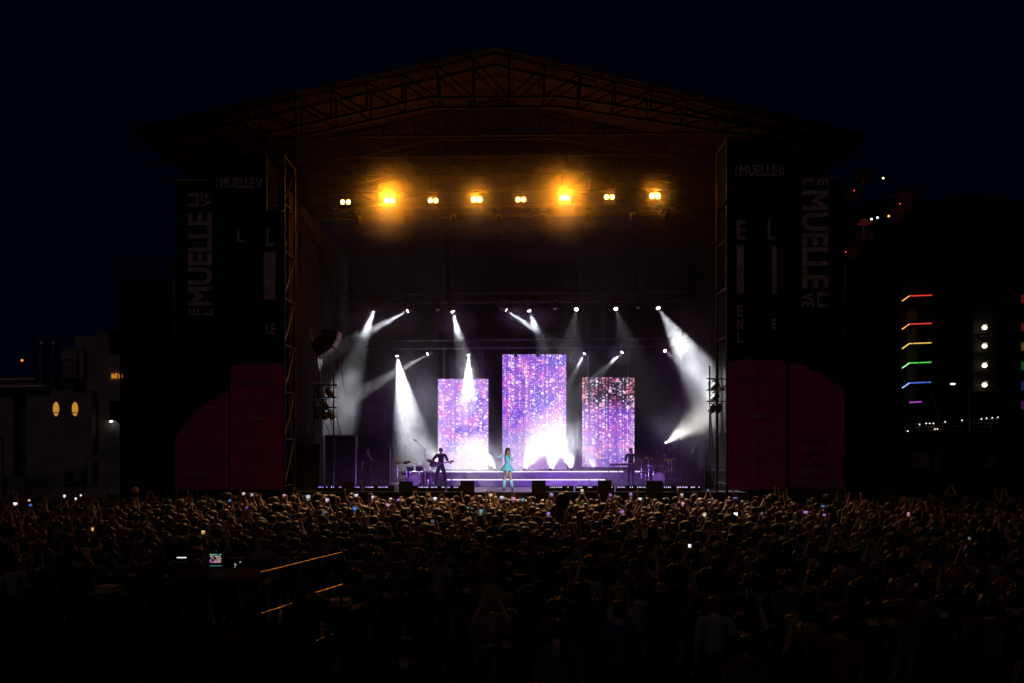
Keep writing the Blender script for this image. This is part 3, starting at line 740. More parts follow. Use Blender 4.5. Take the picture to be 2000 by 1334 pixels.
def body_pose(armL, armR, wide=1.0, lean=0.0, legs=None, head=(0, .02, 0), fingers=True, hip=1.0, nose=(0, 1)):
    """facing +Y; arms are (elbow, wrist, hand) triples; 1.70 m tall"""
    hx, hy, hz = head
    J = {'pelvis': ((0, 0, .95), (.150 * hip, .11)), 'belly': ((0, lean * .4, 1.10), (.128 * wide, .095)), 'chest': ((0, lean * .8, 1.27), (.150 * wide, .108)),
         'top': ((0, lean, 1.40), (.115 * wide, .08)), 'neck': ((hx * .4, lean + .01 + hy * .3, 1.475), .052),
         'jaw': ((hx * .8, lean + .03 + hy * .7, 1.535), (.062, .068)), 'skull': ((hx, lean + .02 + hy, 1.605 + hz), (.078, .092)), 'crown': ((hx, lean + hy, 1.665 + hz), (.058, .065))}
    E = [('pelvis', 'belly'), ('belly', 'chest'), ('chest', 'top'), ('top', 'neck'), ('neck', 'jaw'), ('jaw', 'skull'), ('skull', 'crown')]
    J['nose'] = ((hx + nose[0] * .10, lean + hy + .02 + nose[1] * .10, 1.59 + hz), .012); E.append(('skull', 'nose'))
    for s, arm in ((-1, armL), (1, armR)):
        k = 'L' if s < 0 else 'R'; el, wr, ha = [Vector(q) for q in arm]
        J['sh' + k] = ((s * .175 * wide, lean, 1.405), .058); J['el' + k] = (tuple(el), .042); J['wr' + k] = (tuple(wr), .028); J['ha' + k] = (tuple(ha), (.034, .02))
        E += [('top', 'sh' + k), ('sh' + k, 'el' + k), ('el' + k, 'wr' + k), ('wr' + k, 'ha' + k)]
        if fingers:
            d = (ha - wr).normalized(); side = d.cross(Vector((0, 1, .3))).normalized(); nrm = side.cross(d)
            for i, (o, ln) in enumerate(((-.030, .070), (-.010, .085), (.010, .08), (.029, .062))):
                p0 = ha + side * o - d * .01; p1 = p0 + d * ln * .6 + nrm * .004; p2 = p1 + d * ln * .5 + nrm * .018
                for q, (pp, r) in enumerate(((p0, .010), (p1, .0092), (p2, .0078))): J[f'f{k}{i}{q}' + ('_root' if q == 0 else '')] = (tuple(pp), r)
                E += [(f'f{k}{i}0_root', f'f{k}{i}1'), (f'f{k}{i}1', f'f{k}{i}2')]
            p0 = wr + (ha - wr) * .55 + side * .022 * -s; p1 = p0 + d * .03 - side * s * .03; p2 = p1 + d * .035 + nrm * .01
            for q, (pp, r) in enumerate(((p0, .011), (p1, .0105), (p2, .0085))): J[f'f{k}4{q}' + ('_root' if q == 0 else '')] = (tuple(pp), r)
            E += [(f'f{k}40_root', f'f{k}41'), (f'f{k}41', f'f{k}42')]
        lg = (legs or {}).get(k) or ((s * .10, .015, .50), (s * .105, -.02, .085), (s * .12, .13, .035))
        J['hip' + k] = ((s * .088 * hip, 0, .885), .098); J['kn' + k] = (lg[0], .060); J['an' + k] = (lg[1], .040); J['to' + k] = (lg[2], .036)
        E += [('pelvis', 'hip' + k), ('hip' + k, 'kn' + k), ('kn' + k, 'an' + k), ('an' + k, 'to' + k)]
    return J, E


SHIRT = {('pelvis', 'belly'), ('belly', 'chest'), ('chest', 'top'), ('top', 'shL'), ('top', 'shR'), ('shL', 'elL'), ('shR', 'elR')}
PANTS = {('pelvis', 'hipL'), ('pelvis', 'hipR'), ('hipL', 'knL'), ('hipR', 'knR'), ('knL', 'anL'), ('knR', 'anR')}
SHOES = {('anL', 'toL'), ('anR', 'toR')}


def make_body(pose, sub=1, **kw):
    J, E = pose; V, Fc, near, t = bake_skin(J, E, 'pelvis', sub); N = vnormals(V, Fc)
    sets = {}
    for nm, grp, off in (('shirt', SHIRT, .014), ('trousers', PANTS, .013), ('shoe_l', {('anL', 'toL')}, .012), ('shoe_r', {('anR', 'toR')}, .012)):
        ks = [k for k in range(len(Fc)) if E[near[k]] in grp]
        sets[nm] = submesh(V, Fc, ks, off, N)
    return dict(body=(V, Fc), head=J['skull'][0], near=near, E=E, N=N, **sets)


def hair_geo(kind, seed, head=(0, .02, 1.605), turn=0.0, fine=1):
    """closed ring loft round the skull; facing +Y"""
    r = random.Random(seed); cx, cy, cz = head; rows = []
    # (dz, rx, ry_back, front limit)
    if kind == 'short': prof = [(.105, .012, .012, .02), (.098, .045, .05, .05), (.078, .072, .085, .085), (.045, .087, .102, .085), (.01, .088, .104, .02), (-.03, .084, .1, -.005), (-.062, .07, .085, -.03), (-.075, .05, .06, -.04)]
    elif kind == 'long':
        L = r.uniform(.34, .5)
        prof = [(.108, .012, .012, .02), (.1, .05, .055, .05), (.08, .078, .09, .085), (.045, .094, .11, .08), (0., .1, .115, .015), (-.05, .1, .115, .0), (-.1, .1, .112, -.01), (-.15, .108, .115, -.02), (-.15 - L * .3, .125, .125, -.03), (-.15 - L * .6, .12, .125, -.04), (-.15 - L * .9, .09, .11, -.05), (-.15 - L, .04, .085, -.055)]
    elif kind == 'bob': prof = [(.11, .012, .012, .02), (.1, .055, .055, .05), (.08, .085, .09, .085), (.045, .104, .112, .08), (0., .114, .12, .02), (-.05, .118, .122, .005), (-.09, .115, .118, -.01), (-.115, .09, .09, -.02)]
    elif kind == 'curly': prof = [(.16, .02, .02, .03), (.145, .08, .08, .07), (.11, .125, .125, .10), (.055, .15, .15, .09), (0., .16, .16, .03), (-.05, .155, .155, .0), (-.1, .13, .13, -.02), (-.13, .09, .09, -.03)]
    else: prof = [(.105, .012, .012, .02), (.098, .045, .05, .05), (.078, .074, .086, .085), (.045, .088, .104, .085), (.01, .09, .104, .02), (-.03, .086, .1, -.005), (-.06, .06, .085, -.04), (-.07, .04, .06, -.05)]
    n = 22 * fine; vs = []
    if fine > 1:
        pr2 = []
        for a, b in zip(prof[:-1], prof[1:]): pr2 += [a, tuple((p + q) / 2 for p, q in zip(a, b))]
        prof = pr2 + [prof[-1]]
    ph = [r.uniform(0, 6.28) for _ in range(4)]
    for j, (dz, rx, ry, fl) in enumerate(prof):
        for i in range(n):
            a = 2 * math.pi * i / n; ii = i / fine; jj = j / fine
            amp = .05 if kind != 'curly' else .10
            k = 1 + amp * math.sin(ii * 2.9 + ph[0] + jj * .35) + amp * .7 * math.sin(ii * 5.3 + ph[1] - jj * .8) + (.02 * math.sin(jj * 2 + ii + ph[2]))
            if fine > 1: k += (.10 if kind != 'curly' else .2) * mnoise.noise(Vector((math.cos(a) * 7, math.sin(a) * 7, dz * (9 if kind != 'curly' else 30) + seed))) + .05 * mnoise.noise(Vector((math.cos(a) * 22, math.sin(a) * 22, dz * 14 + seed)))
            x = math.cos(a) * rx * k; y = math.sin(a) * ry * k
            y = min(y, fl)
            if turn: x, y = x * math.cos(turn) - y * math.sin(turn), x * math.sin(turn) + y * math.cos(turn)
            vs.append((cx + x, cy + y - .006, cz + dz + .004 * math.sin(ii * 1.7 + ph[3]) + (.012 * mnoise.noise(Vector((a * 5, jj, seed))) if fine > 1 else 0)))
    fs = []
    for j in range(len(prof) - 1):
        for i in range(n): fs.append((j * n + i, (j + 1) * n + i, (j + 1) * n + (i + 1) % n, j * n + (i + 1) % n))
    fs.append(tuple(range(n))); m = len(prof) - 1; fs.append(tuple(range(m * n + n - 1, m * n - 1, -1)))
    mb = MB().add(vs, fs, True)
    if kind == 'bun': mb.ell((cx, cy - .085, cz + .10), (.05, .05, .048), 10, 7, .25, seed=seed)
    if kind == 'ponytail':
        mb.ell((cx, cy - .12, cz + .03), (.03, .035, .04), 8, 6)
        mb.tube((cx, cy - .135, cz + .03), (cx + r.uniform(-.02, .02), cy - .165, cz - .16), .034, 8, .040).tube((cx, cy - .165, cz - .155), (cx + r.uniform(-.02, .02), cy - .14, cz - .34), .040, 8, .012)
    if kind == 'cap':
        mb.lathe((cx, cy - .004, cz + .045), (0, 0, 1), [(0, .108), (.03, .104), (.06, .085), (.075, .04), (.077, .005)], 16)
        mb.box((cx, cy + .13, cz + .05), (.13, .11, .012))
    return mb


DOWN = lambda s: ((s * .235, -.03, 1.13), (s * .235, .06, .90), (s * .232, .085, .81))
UP = lambda s, a=0: ((s * .26, .10, 1.60 + a), (s * .20, .17, 1.86 + a), (s * .19, .18, 1.955 + a))
WAVE = lambda s: ((s * .33, .04, 1.52), (s * .40, .09, 1.77), (s * .405, .10, 1.87))
HOLD = lambda s: ((s * .21, .16, 1.32), (s * .07, .34, 1.60), (s * .035, .37, 1.68))
HIGH = lambda s: ((s * .20, .16, 1.62), (s * .07, .27, 1.87), (s * .045, .28, 1.96))
BENT = lambda s: ((s * .25, .02, 1.14), (s * .12, .22, 1.18), (s * .06, .25, 1.22))
POSES = {'down': body_pose(DOWN(-1), DOWN(1)), 'wide': body_pose(DOWN(-1), DOWN(1), wide=1.14), 'armup': body_pose(DOWN(-1), UP(1)), 'wave': body_pose(WAVE(-1), DOWN(1)),
         'botharms': body_pose(UP(-1, .03), UP(1)), 'phone': body_pose(HOLD(-1), HOLD(1)), 'phonehigh': body_pose(HIGH(-1), HIGH(1)), 'folded': body_pose(BENT(-1), BENT(1), wide=.95)}
BODY = {k: make_body(p, 1) for k, p in POSES.items()}
HAIRS = ['short', 'long', 'bob', 'bun', 'ponytail', 'curly', 'cap', 'long2', 'short2', 'long3', 'short3', 'curly2']
HAIR = {k: hair_geo(k.rstrip('23'), i * 13 + 5) for i, k in enumerate(HAIRS)}
HAIRF = {k: hair_geo(k.rstrip('23'), i * 13 + 5, fine=2) for i, k in enumerate(HAIRS)}


def mk(name, VF, smooth=True):
    me = bpy.data.meshes.new(name); me.from_pydata([tuple(v) for v in VF[0]], [], VF[1]); me.polygons.foreach_set('use_smooth', [smooth] * len(VF[1])); me.update()
    return me


skin_ms = [mat('skin_light', (0.46, 0.29, 0.21), .5, var=.12), mat('skin_tan', (0.33, 0.19, 0.125), .5, var=.12), mat('skin_brown', (0.19, 0.105, 0.07), .5, var=.12)]
hair_ms = [mat('hair_black', (0.012, 0.010, 0.009), .38, var=.4, scale=30, stretch=(1, 1, .15), bump=.6, sheen=.5), mat('hair_brown', (0.035, 0.02, 0.012), .4, var=.4, scale=30, stretch=(1, 1, .15), bump=.6, sheen=.5),
           mat('hair_blonde', (0.16, 0.095, 0.045), .42, var=.3, scale=30, stretch=(1, 1, .15), bump=.6, sheen=.5)]
cloth_c = [('black', (.015, .015, .017)), ('navy', (.014, .018, .04)), ('grey', (.11, .11, .11)), ('white', (.22, .21, .20)), ('dark red', (.14, .02, .025)), ('olive', (.05, .055, .03)), ('pink', (.22, .07, .10)), ('brown', (.09, .055, .035)), ('blue', (.05, .09, .2))]
cloth_ms = [mat('cloth_' + n.replace(' ', '_'), c, .85, spec=.3, var=.2, bump=.25, sheen=.25) for n, c in cloth_c]
jean = mat('denim', (.03, .04, .07), .85, var=.3, bump=.3); shoe_m = mat('shoe_rubber', (.03, .03, .03), .6)
PM = {}
for k, b in BODY.items():
    PM[k] = {n: mk(n, b[n]) for n in ('body', 'shirt', 'trousers', 'shoe_l', 'shoe_r')}
for me, m in [(PM[k][n], m) for k in PM for n, m in (('body', skin_ms[0]), ('shirt', cloth_ms[0]), ('trousers', jean), ('shoe_l', shoe_m), ('shoe_r', shoe_m))]: me.materials.append(m)
HM = {}
for k in HAIR: HM[k] = HAIRF[k].mesh('hair'); HM[k].materials.append(hair_ms[0])


def inst(name, me, m, parent=None):
    o = bpy.data.objects.new(name, me); COL.objects.link(o); o.material_slots[0].link = 'OBJECT'; o.material_slots[0].material = m
    if parent: o.parent = parent
    return o


def person(loc, rz, pose, hair, skin, hairm, shirt, scale, label, group=None, name='person'):
    o = inst(name, PM[pose]['body'], skin); o.location = loc; o.rotation_euler = (0, 0, rz); o.scale = (scale,) * 3
    tag(o, label, 'person', group)
    inst('hair', HM[hair], hairm, o); inst('shirt', PM[pose]['shirt'], shirt, o); inst('trousers', PM[pose]['trousers'], jean, o); inst('shoe', PM[pose]['shoe_l'], shoe_m, o); inst('shoe', PM[pose]['shoe_r'], shoe_m, o)
    return o


# ---- scatter the crowd
rc = random.Random(21)
cells = {}
def free(x, y, d):
    ix, iy = int(x // .5), int(y // .5)
    for a in range(ix - 2, ix + 3):
        for b in range(iy - 2, iy + 3):
            for (u, v) in cells.get((a, b), ()):
                if (u - x) ** 2 + (v - y) ** 2 < d * d: return False
    return True
def put(x, y): cells.setdefault((int(x // .5), int(y // .5)), []).append((x, y))
people = []          # x, y, pose, hair, skin, hairm, shirt, scale, rz

def add_person(x, y, pose=None, hair=None, scale=None, rz=None):
    put(x, y)
    if pose is None:
        q = rc.random(); far = y > 20
        pose = 'down' if q < .40 else 'wide' if q < .58 else 'folded' if q < .70 else 'phone' if q < .80 else 'phonehigh' if q < (.83 if far else .81) else 'armup' if q < (.87 if far else .82) else 'wave' if q < (.90 if far else .83) else 'botharms' if q < .92 and far else 'down'
    hair = hair or rc.choice(['short', 'short2', 'short3', 'long', 'long2', 'long3', 'bob', 'bun', 'ponytail', 'curly', 'curly2', 'cap', 'short'])
    q = rc.random(); ci = 0 if q < .42 else 1 if q < .54 else 2 if q < .66 else 3 if q < .73 else rc.choice((4, 4, 5, 6, 7, 7, 8))
    people.append((x, y, pose, hair, rc.choice((0, 0, 1, 1, 2)), rc.choice((0, 0, 0, 1, 1, 2)), ci, scale or rc.gauss(.985, .05), rz if rz is not None else rc.gauss(0, .22) + (PX(1040, 42) - x) / 60))

# phones seen glowing in the photograph: px, py, colour key, w (px), h (px)
PHONES = [(602, 972, 'pale', 11, 14), (639, 978, 'pale', 8, 9), (639, 977, 'white', 7, 9), (693, 995, 'blue', 9, 13), (763, 974, 'white', 5, 5), (778, 977, 'violet', 6, 6), (758, 987, 'pink', 9, 9), (1076, 966, 'pink', 6, 8), (980, 973, 'pale', 9, 10), (1003, 976, 'pink', 9, 11),
          (1021, 977, 'cyan', 7, 9), (1078, 968, 'violet', 7, 10), (939, 1000, 'cyan', 9, 12), (914, 992, 'cyan', 5, 6), (1137, 960, 'cream', 7, 15), (1192, 968, 'violet', 6, 9), (1232, 967, 'violet', 7, 13), (1071, 1004, 'violet', 8, 10), (1215, 1000, 'violet', 8, 9), (1332, 968, 'cream', 6, 10),
          (1333, 985, 'pink', 7, 11), (1376, 1006, 'cream', 8, 11), (1437, 1006, 'white', 9, 13), (1438, 973, 'blue', 9, 5), (1573, 1001, 'violet', 11, 7), (1607, 989, 'blue', 8, 6), (1774, 1005, 'pink', 6, 11), (1488, 1004, 'dim', 6, 9), (1347, 1066, 'white', 6, 5), (1383, 958, 'blue', 5, 5),
          (483, 993, 'violet', 7, 8), (492, 967, 'pale', 6, 7), (476, 965, 'pale', 7, 8), (696, 968, 'white', 9, 7), (60, 987, 'blue', 7, 6), (57, 978, 'cream', 6, 6), (449, 978, 'blue', 6, 6), (634, 1001, 'dim', 11, 7), (845, 1019, 'dim', 8, 10), (1893, 1052, 'dim', 7, 9), (181, 1034, 'amber', 6, 9), (397, 1040, 'amber', 9, 10),
          (1610, 1006, 'violet', 7, 7), (728, 972, 'pale', 6, 10), (850, 975, 'white', 8, 9), (958, 968, 'cream', 8, 9), (30, 985, 'white', 10, 9), (148, 975, 'white', 5, 7), (126, 970, 'white', 6, 9), (158, 968, 'white', 4, 6), (1250, 975, 'white', 7, 7), (555, 968, 'pink', 6, 7)]
PCOL = {'pale': ((.85, .8, 1.), 1.3), 'white': ((.95, .95, 1.), 1.8), 'blue': ((.08, .28, 1.), 1.2), 'violet': ((.55, .25, .95), 1.1), 'pink': ((1., .45, .7), 1.1), 'cyan': ((.2, .62, .85), .9), 'cream': ((1., .88, .62), 1.2), 'dim': ((.3, .33, .4), .5), 'amber': ((1., .55, .12), 1.0)}
phones = []
for (px, py, ck, w, h) in PHONES:
    zt = 1.93 if py < 1000 else 1.78
    D = min(36.2, (EYE - zt) * F / (py - HY)); p = P(px, py, D)
    high = p.z > 1.87
    sc = max(.94, min(1.08, p.z / (2.02 if high else 1.74)))
    oy = .30 if high else .39
    if free(p.x, p.y - oy * sc, .3): add_person(p.x, p.y - oy * sc, 'phonehigh' if high else 'phone', scale=sc, rz=0.0)
    phones.append((p, ck, w * D / F, h * D / F))

def allowed(x, y):
    px = CX + x * F / y
    if px < -60 or px > 2060: return 0
    if y > 36.7: return 0
    edge = 16.4 + .6 * math.sin(px * .013) if px < 505 else (16.2 - (px - 505) * .0055 if px < 960 else 10.6 + .9 * math.sin(px * .011))
    if y < edge: return 0
    if px > 1900 and y > 34 : return .5
    if y < 13: return .62
    return 1
tries = 0
while tries < 26000:
    tries += 1
    y = math.sqrt(rc.uniform(10.0 ** 2, 36.7 ** 2)); x = rc.uniform(-.55, .55) * y * 1.0
    a = allowed(x, y)
    if a and rc.random() < a and free(x, y, .56): add_person(x, y)
# a few people near the mixing area whose heads the photograph shows
for (px, py, hr) in ((755, 1128, 'short'), (795, 1126, 'short2'), (822, 1118, 'curly'), (605, 1130, 'short'), (990, 1214, 'short'), (790, 1246, 'short2'), (1165, 1172, 'long'), (1295, 1140, 'long2')):
    D = (EYE - 1.70) * F / (py - HY)
    add_person(PX(px, D), D, 'down', hr, 1.0, 0.0); people[-1] = people[-1][:6] + (0,) + people[-1][7:]
people.sort(key=lambda p: p[1])

zones = [(560, 'below left tower'), (850, 'below guitarist'), (1000, 'left of singer'), (1140, 'below tall screen'), (1420, 'below right screen'), (1660, 'below right tower'), (9999, 'at right edge')]
def row_word(D): return 'nearest rows' if D < 13.5 else 'near rows' if D < 16 else 'mid-near rows' if D < 18.5 else 'middle rows'
hair_word = {'short': 'short-haired', 'short2': 'short-haired', 'long': 'long-haired', 'long2': 'long-haired', 'bob': 'bob-haired', 'bun': 'bun-haired', 'ponytail': 'ponytailed', 'curly': 'curly-haired', 'cap': 'cap-wearing'}
pose_word = {'down': 'arms down', 'wide': 'broad-shouldered', 'armup': 'right arm raised', 'wave': 'left arm waving', 'botharms': 'both arms up', 'phone': 'hands before face', 'phonehigh': 'both hands high', 'folded': 'arms folded'}
hc = ['dark', 'brown', 'blonde']
NIND = 300
labs = []
for (x, y, pose, hair, sk_, hm, ci, sc, rz) in people[:NIND]:
    px = CX + x * F / y; zn = next(w for lim, w in zones if px < lim)
    labs.append(f"{hc[hm]} {hair_word[hair.rstrip('23')]} person in {cloth_c[ci][0]} top, {pose_word[pose]}, {row_word(y)} {zn}")
for lb in set(labs):
    ks = [k for k, q in enumerate(labs) if q == lb]
    if len(ks) > 1:
        for w, k in zip(['nearest', 'second-nearest', 'third-nearest', 'fourth-nearest', 'fifth-nearest', 'sixth-nearest', 'seventh-nearest'], ks): labs[k] = w + ' ' + lb
for (x, y, pose, hair, sk_, hm, ci, sc, rz), lb in zip(people[:NIND], labs):
    person((x, y, 0), rz, pose, hair, skin_ms[sk_], hair_ms[hm], cloth_ms[ci], sc, lb, 'audience standing in the near half')

# ---- the far half of the audience, one mass
def crowd_mass(lst):
    mats = skin_ms + hair_ms + cloth_ms; Vs = []; Ts = []; Ms = []; off = 0; cache = {}
    def tri(VF, zmin):
        V = np.asarray(VF[0], float); T = []
        for f in VF[1]:
            if max(V[i][2] for i in f) < zmin: continue
            for i in range(1, len(f) - 1): T.append((f[0], f[i], f[i + 1]))
        T = np.array(T); u, inv = np.unique(T, return_inverse=True)
        return V[u], inv.reshape(T.shape)
    for (x, y, pose, hair, sk_, hm, ci, sc, rz) in lst:
        c, s = math.cos(rz), math.sin(rz); R = np.array(((c, -s, 0), (s, c, 0), (0, 0, 1))) * sc
        for key, VF, mi in (((pose, 'body'), BODY[pose]['body'], sk_), ((pose, 'shirt'), BODY[pose]['shirt'], 6 + ci), ((hair,), (HAIR[hair].v, HAIR[hair].f), 3 + hm)):
            if key not in cache: cache[key] = tri(VF, 1.0)
            V, T = cache[key]; Vs.append(V @ R.T + np.array((x, y, 0))); Ts.append(T + off); Ms.append(np.full(len(T), mi)); off += len(V)
    V = np.concatenate(Vs); T = np.concatenate(Ts); Mi = np.concatenate(Ms); me = bpy.data.meshes.new('crowd')
    me.vertices.add(len(V)); me.vertices.foreach_set('co', V.ravel()); me.loops.add(T.size); me.loops.foreach_set('vertex_index', T.ravel().astype(np.int32))
    me.polygons.add(len(T)); me.polygons.foreach_set('loop_start', np.arange(0, T.size, 3, dtype=np.int32)); me.polygons.foreach_set('loop_total', np.full(len(T), 3, dtype=np.int32))
    for m in mats: me.materials.append(m)
    me.polygons.foreach_set('material_index', Mi.astype(np.int32)); me.polygons.foreach_set('use_smooth', np.ones(len(T), dtype=bool)); me.update(calc_edges=True); me.validate()
    o = link('crowd', me, None, None, 'stuff'); o['label'] = 'dense far half of the audience standing before the stage'; o['category'] = 'crowd'
    return len(T)
nt_ = crowd_mass(people[NIND:])
print('people', len(people), 'crowd tris', nt_)

# ---- phones
pd = M_black(); side_w = ['left edge of the crowd', 'rows below the left tower', 'rows below the left side lights', 'rows below the guitarist', 'rows left of the singer', 'rows below the tall screen', 'rows below the right screen', 'rows below the right drum kit', 'rows below the right tower', 'right edge of the crowd']
def sidew(px): return side_w[0 if px < 250 else 1 if px < 560 else 2 if px < 710 else 3 if px < 900 else 4 if px < 1000 else 5 if px < 1110 else 6 if px < 1250 else 7 if px < 1420 else 8 if px < 1660 else 9]
pl = []
for (p, ck, w, h) in phones:
    px = CX + p.x * F / p.y; py = HY + (EYE - p.z) * F / p.y
    pl.append((px, py, f"raised phone with a {ck if ck != 'dim' else 'dim grey'} screen, {'front' if py < 972 else 'second' if py < 984 else 'third' if py < 1000 else 'far middle'} {sidew(px)}"))
for (p, ck, w, h), (px, py, lb) in zip(phones, pl):
    w = max(.05, min(.13, w * .8)); h = max(.06, min(.16, h * .8))
    same = sorted(q[0] for q in pl if q[2] == lb)
    if len(same) > 1: lb = lb.replace('raised phone', ('left ' if px == same[0] else 'right ' if len(same) == 2 or px == same[-1] else 'middle ') + 'raised phone')
    t = tag(MB().box(p, (w + .012, .009, h + .014)).build('phone', pd), lb, 'phone', 'phones held up by the audience')
    c, s = PCOL[ck]; r = random.Random(int(px * 7 + py))
    if ck + '_screen' not in MATS:
        m = bpy.data.materials.new(ck + '_screen'); m.use_nodes = True; nt = m.node_tree; b = nt.nodes['Principled BSDF']; MATS[ck + '_screen'] = m
        tc = nt.nodes.new('ShaderNodeTexCoord'); no = nt.nodes.new('ShaderNodeTexNoise'); no.inputs['Scale'].default_value = 26; nt.links.new(tc.outputs['Object'], no.inputs[0])
        cr = nt.nodes.new('ShaderNodeValToRGB'); cr.color_ramp.elements[0].position = .38; cr.color_ramp.elements[1].position = .6
        cr.color_ramp.elements[0].color = tuple(q * .25 for q in c) + (1,); cr.color_ramp.elements[1].color = tuple(c) + (1,)
        nt.links.new(no.outputs[0], cr.inputs[0]); nt.links.new(cr.outputs[0], b.inputs['Emission Color']); b.inputs['Emission Strength'].default_value = s * .8; m.cycles.emission_sampling = 'NONE'
    MB().box(p + Vector((0, -.0055, 0)), (w, .001, h)).build('display', MATS[ck + '_screen'], t)

# ------------------------------------------------------------------ performers
def place(mb_or_vf, name, m, parent):
    me = mb_or_vf.mesh(name) if isinstance(mb_or_vf, MB) else mk(name, mb_or_vf)
    return link(name, me, m, parent)


def singer():
    legs = {'L': ((-.125, .03, .50), (-.20, -.02, .10), (-.225, .12, .045)), 'R': ((.11, .02, .50), (.135, -.02, .10), (.16, .11, .045))}
    J, E = body_pose(((-.215, .07, 1.17), (-.105, .155, 1.40), (-.085, .165, 1.46)), ((.37, .03, 1.33), (.60, .05, 1.47), (.675, .055, 1.515)), wide=.84, legs=legs, head=(-.015, .02, .0), hip=.92, nose=(-.72, .7))
    V, Fc, near, t = bake_skin(J, E, 'pelvis', 2); N = vnormals(V, Fc); EE = [E[k] for k in near]
    me = mk('person', (V, Fc)); o = bpy.data.objects.new('person', me); COL.objects.link(o); me.materials.append(skin_ms[0])
    dress = mat('turquoise_sequins', (.12, .50, .68), .35, var=.35, scale=60, bump=.6, bscale=90); teal = mat('pale_teal_fabric', (.34, .58, .62), .5, var=.15)
    sel = lambda S_: [k for k in range(len(Fc)) if EE[k] in S_]
    torso = [k for k in sel({('pelvis', 'belly'), ('belly', 'chest'), ('chest', 'top'), ('top', 'shL'), ('top', 'shR')}) if V[list(Fc[k])].mean(0)[2] < 1.40]
    place(submesh(V, Fc, torso, .014, N), 'bodice', dress, o)
    sl = sel({('shL', 'elL'), ('elL', 'wrL'), ('shR', 'elR'), ('elR', 'wrR')}); place(submesh(V, Fc, sl, .009, N), 'sleeves', teal, o)
    bt = [k for k in sel({('knL', 'anL'), ('knR', 'anR'), ('anL', 'toL'), ('anR', 'toR')}) if V[list(Fc[k])].mean(0)[2] < .42]
    for s in (-1, 1):
        bk = [k for k in bt if V[list(Fc[k])].mean(0)[0] * s > 0]
        bo = place(submesh(V, Fc, bk, .022, N), 'boot', mat('pale_turquoise_boot', (.42, .78, .76), .4, var=.1), o)
        a = Vector(legs['L' if s < 0 else 'R'][1]); place(MB().box(a + Vector((0, -.03, -.07)), (.05, .05, .06)), 'heel', MATS['pale_turquoise_boot'], bo)
    n = 64; rows = [(1.06, .128, .10), (1.0, .155, .125), (.93, .20, .17), (.85, .255, .225), (.775, .30, .27)]; vs = []
    for lay in (0, 1):
        for j, (z, rx, ry) in enumerate(rows):
            for i in range(n):
                a = 2 * math.pi * i / n; k = 1 + .085 * j / 4 * math.sin(i * 2 * math.pi * 13 / n + .4 * j) - lay * .03
                vs.append((math.cos(a) * rx * k, math.sin(a) * ry * k, z + .012 * (j == 4) * math.sin(a * 5)))
    R = len(rows) * n; fs = []
    for lay in (0, 1):
        for j in range(len(rows) - 1):
            for i in range(n):
                q = (lay * R + j * n + i, lay * R + (j + 1) * n + i, lay * R + (j + 1) * n + (i + 1) % n, lay * R + j * n + (i + 1) % n); fs.append(q if lay == 0 else q[::-1])
    for i in range(n): fs.append(((len(rows) - 1) * n + i, R + (len(rows) - 1) * n + i, R + (len(rows) - 1) * n + (i + 1) % n, (len(rows) - 1) * n + (i + 1) % n))
    place(MB().add(vs, fs, True), 'skirt', dress, o)
    tie = MB().tube((.02, .26, .78), (.015, .26, .62), .018, 8, .03); place(tie, 'ribbon', teal, o)
    hd = Vector(J['skull'][0]); hm = hair_ms[1]
    h = hair_geo('long', 77, tuple(hd), turn=math.radians(45), fine=2); place(h, 'hair', hm, o)
    ey = MB()
    for a in (20, 70):
        d = Vector((-math.sin(math.radians(a)), math.cos(math.radians(a)), 0)); ey.ell(hd + d * .083 + Vector((0, 0, .012)), (.012, .012, .009), 8, 6)
    place(ey, 'eyes', mat('eye_dark', (.02, .015, .01), .2), o)
    d = Vector((-.7, .7, 0)); place(MB().ell(hd + d * .088 + Vector((0, 0, -.045)), (.02, .012, .008), 8, 6), 'lips', mat('lips_red', (.45, .06, .08), .4), o)
    o.location = P(991, 957, 40.5); o.location.z = FL; o.rotation_euler = (0, 0, math.pi)
    tag(o, 'singer in a turquoise dress and boots with one arm stretched out', 'person')
    wp = Matrix.Rotation(math.pi, 4, 'Z')
    a = wp @ (Vector(J['haL'][0]) + Vector((.0, -.01, -.03))) + o.location; b = wp @ (hd + d * .12 + Vector((0, 0, -.035))) + o.location
    mic = MB().tube(b, a + (a - b) * .6, .013, 10, .016); m = mic.build('microphone', M_black()); tag(m, 'black handheld microphone at the singer mouth', 'microphone')
    MB().ell(b, (.027, .027, .027), 10, 8).build('grille', mat('mic_grille', (.08, .08, .08), .4, .8), m)
singer()

def musician(label, loc, rz, armL, armR, hair, **kw):
    b = make_body(body_pose(armL, armR, **kw), 2); o = bpy.data.objects.new('person', mk('person', b['body'])); COL.objects.link(o); o.data.materials.append(skin_ms[2])
    place(b['shirt'], 'shirt', cloth_ms[0], o); place(b['trousers'], 'trousers', cloth_ms[0], o); place(b['shoe_l'], 'shoe', shoe_m, o); place(b['shoe_r'], 'shoe', shoe_m, o); place(hair_geo(hair, 5, b['head']), 'hair', hair_ms[0], o)
    o.location = loc; o.rotation_euler = (0, 0, rz); tag(o, label, 'person')
    return o

GY = 43.6; gx = PX(861, GY)
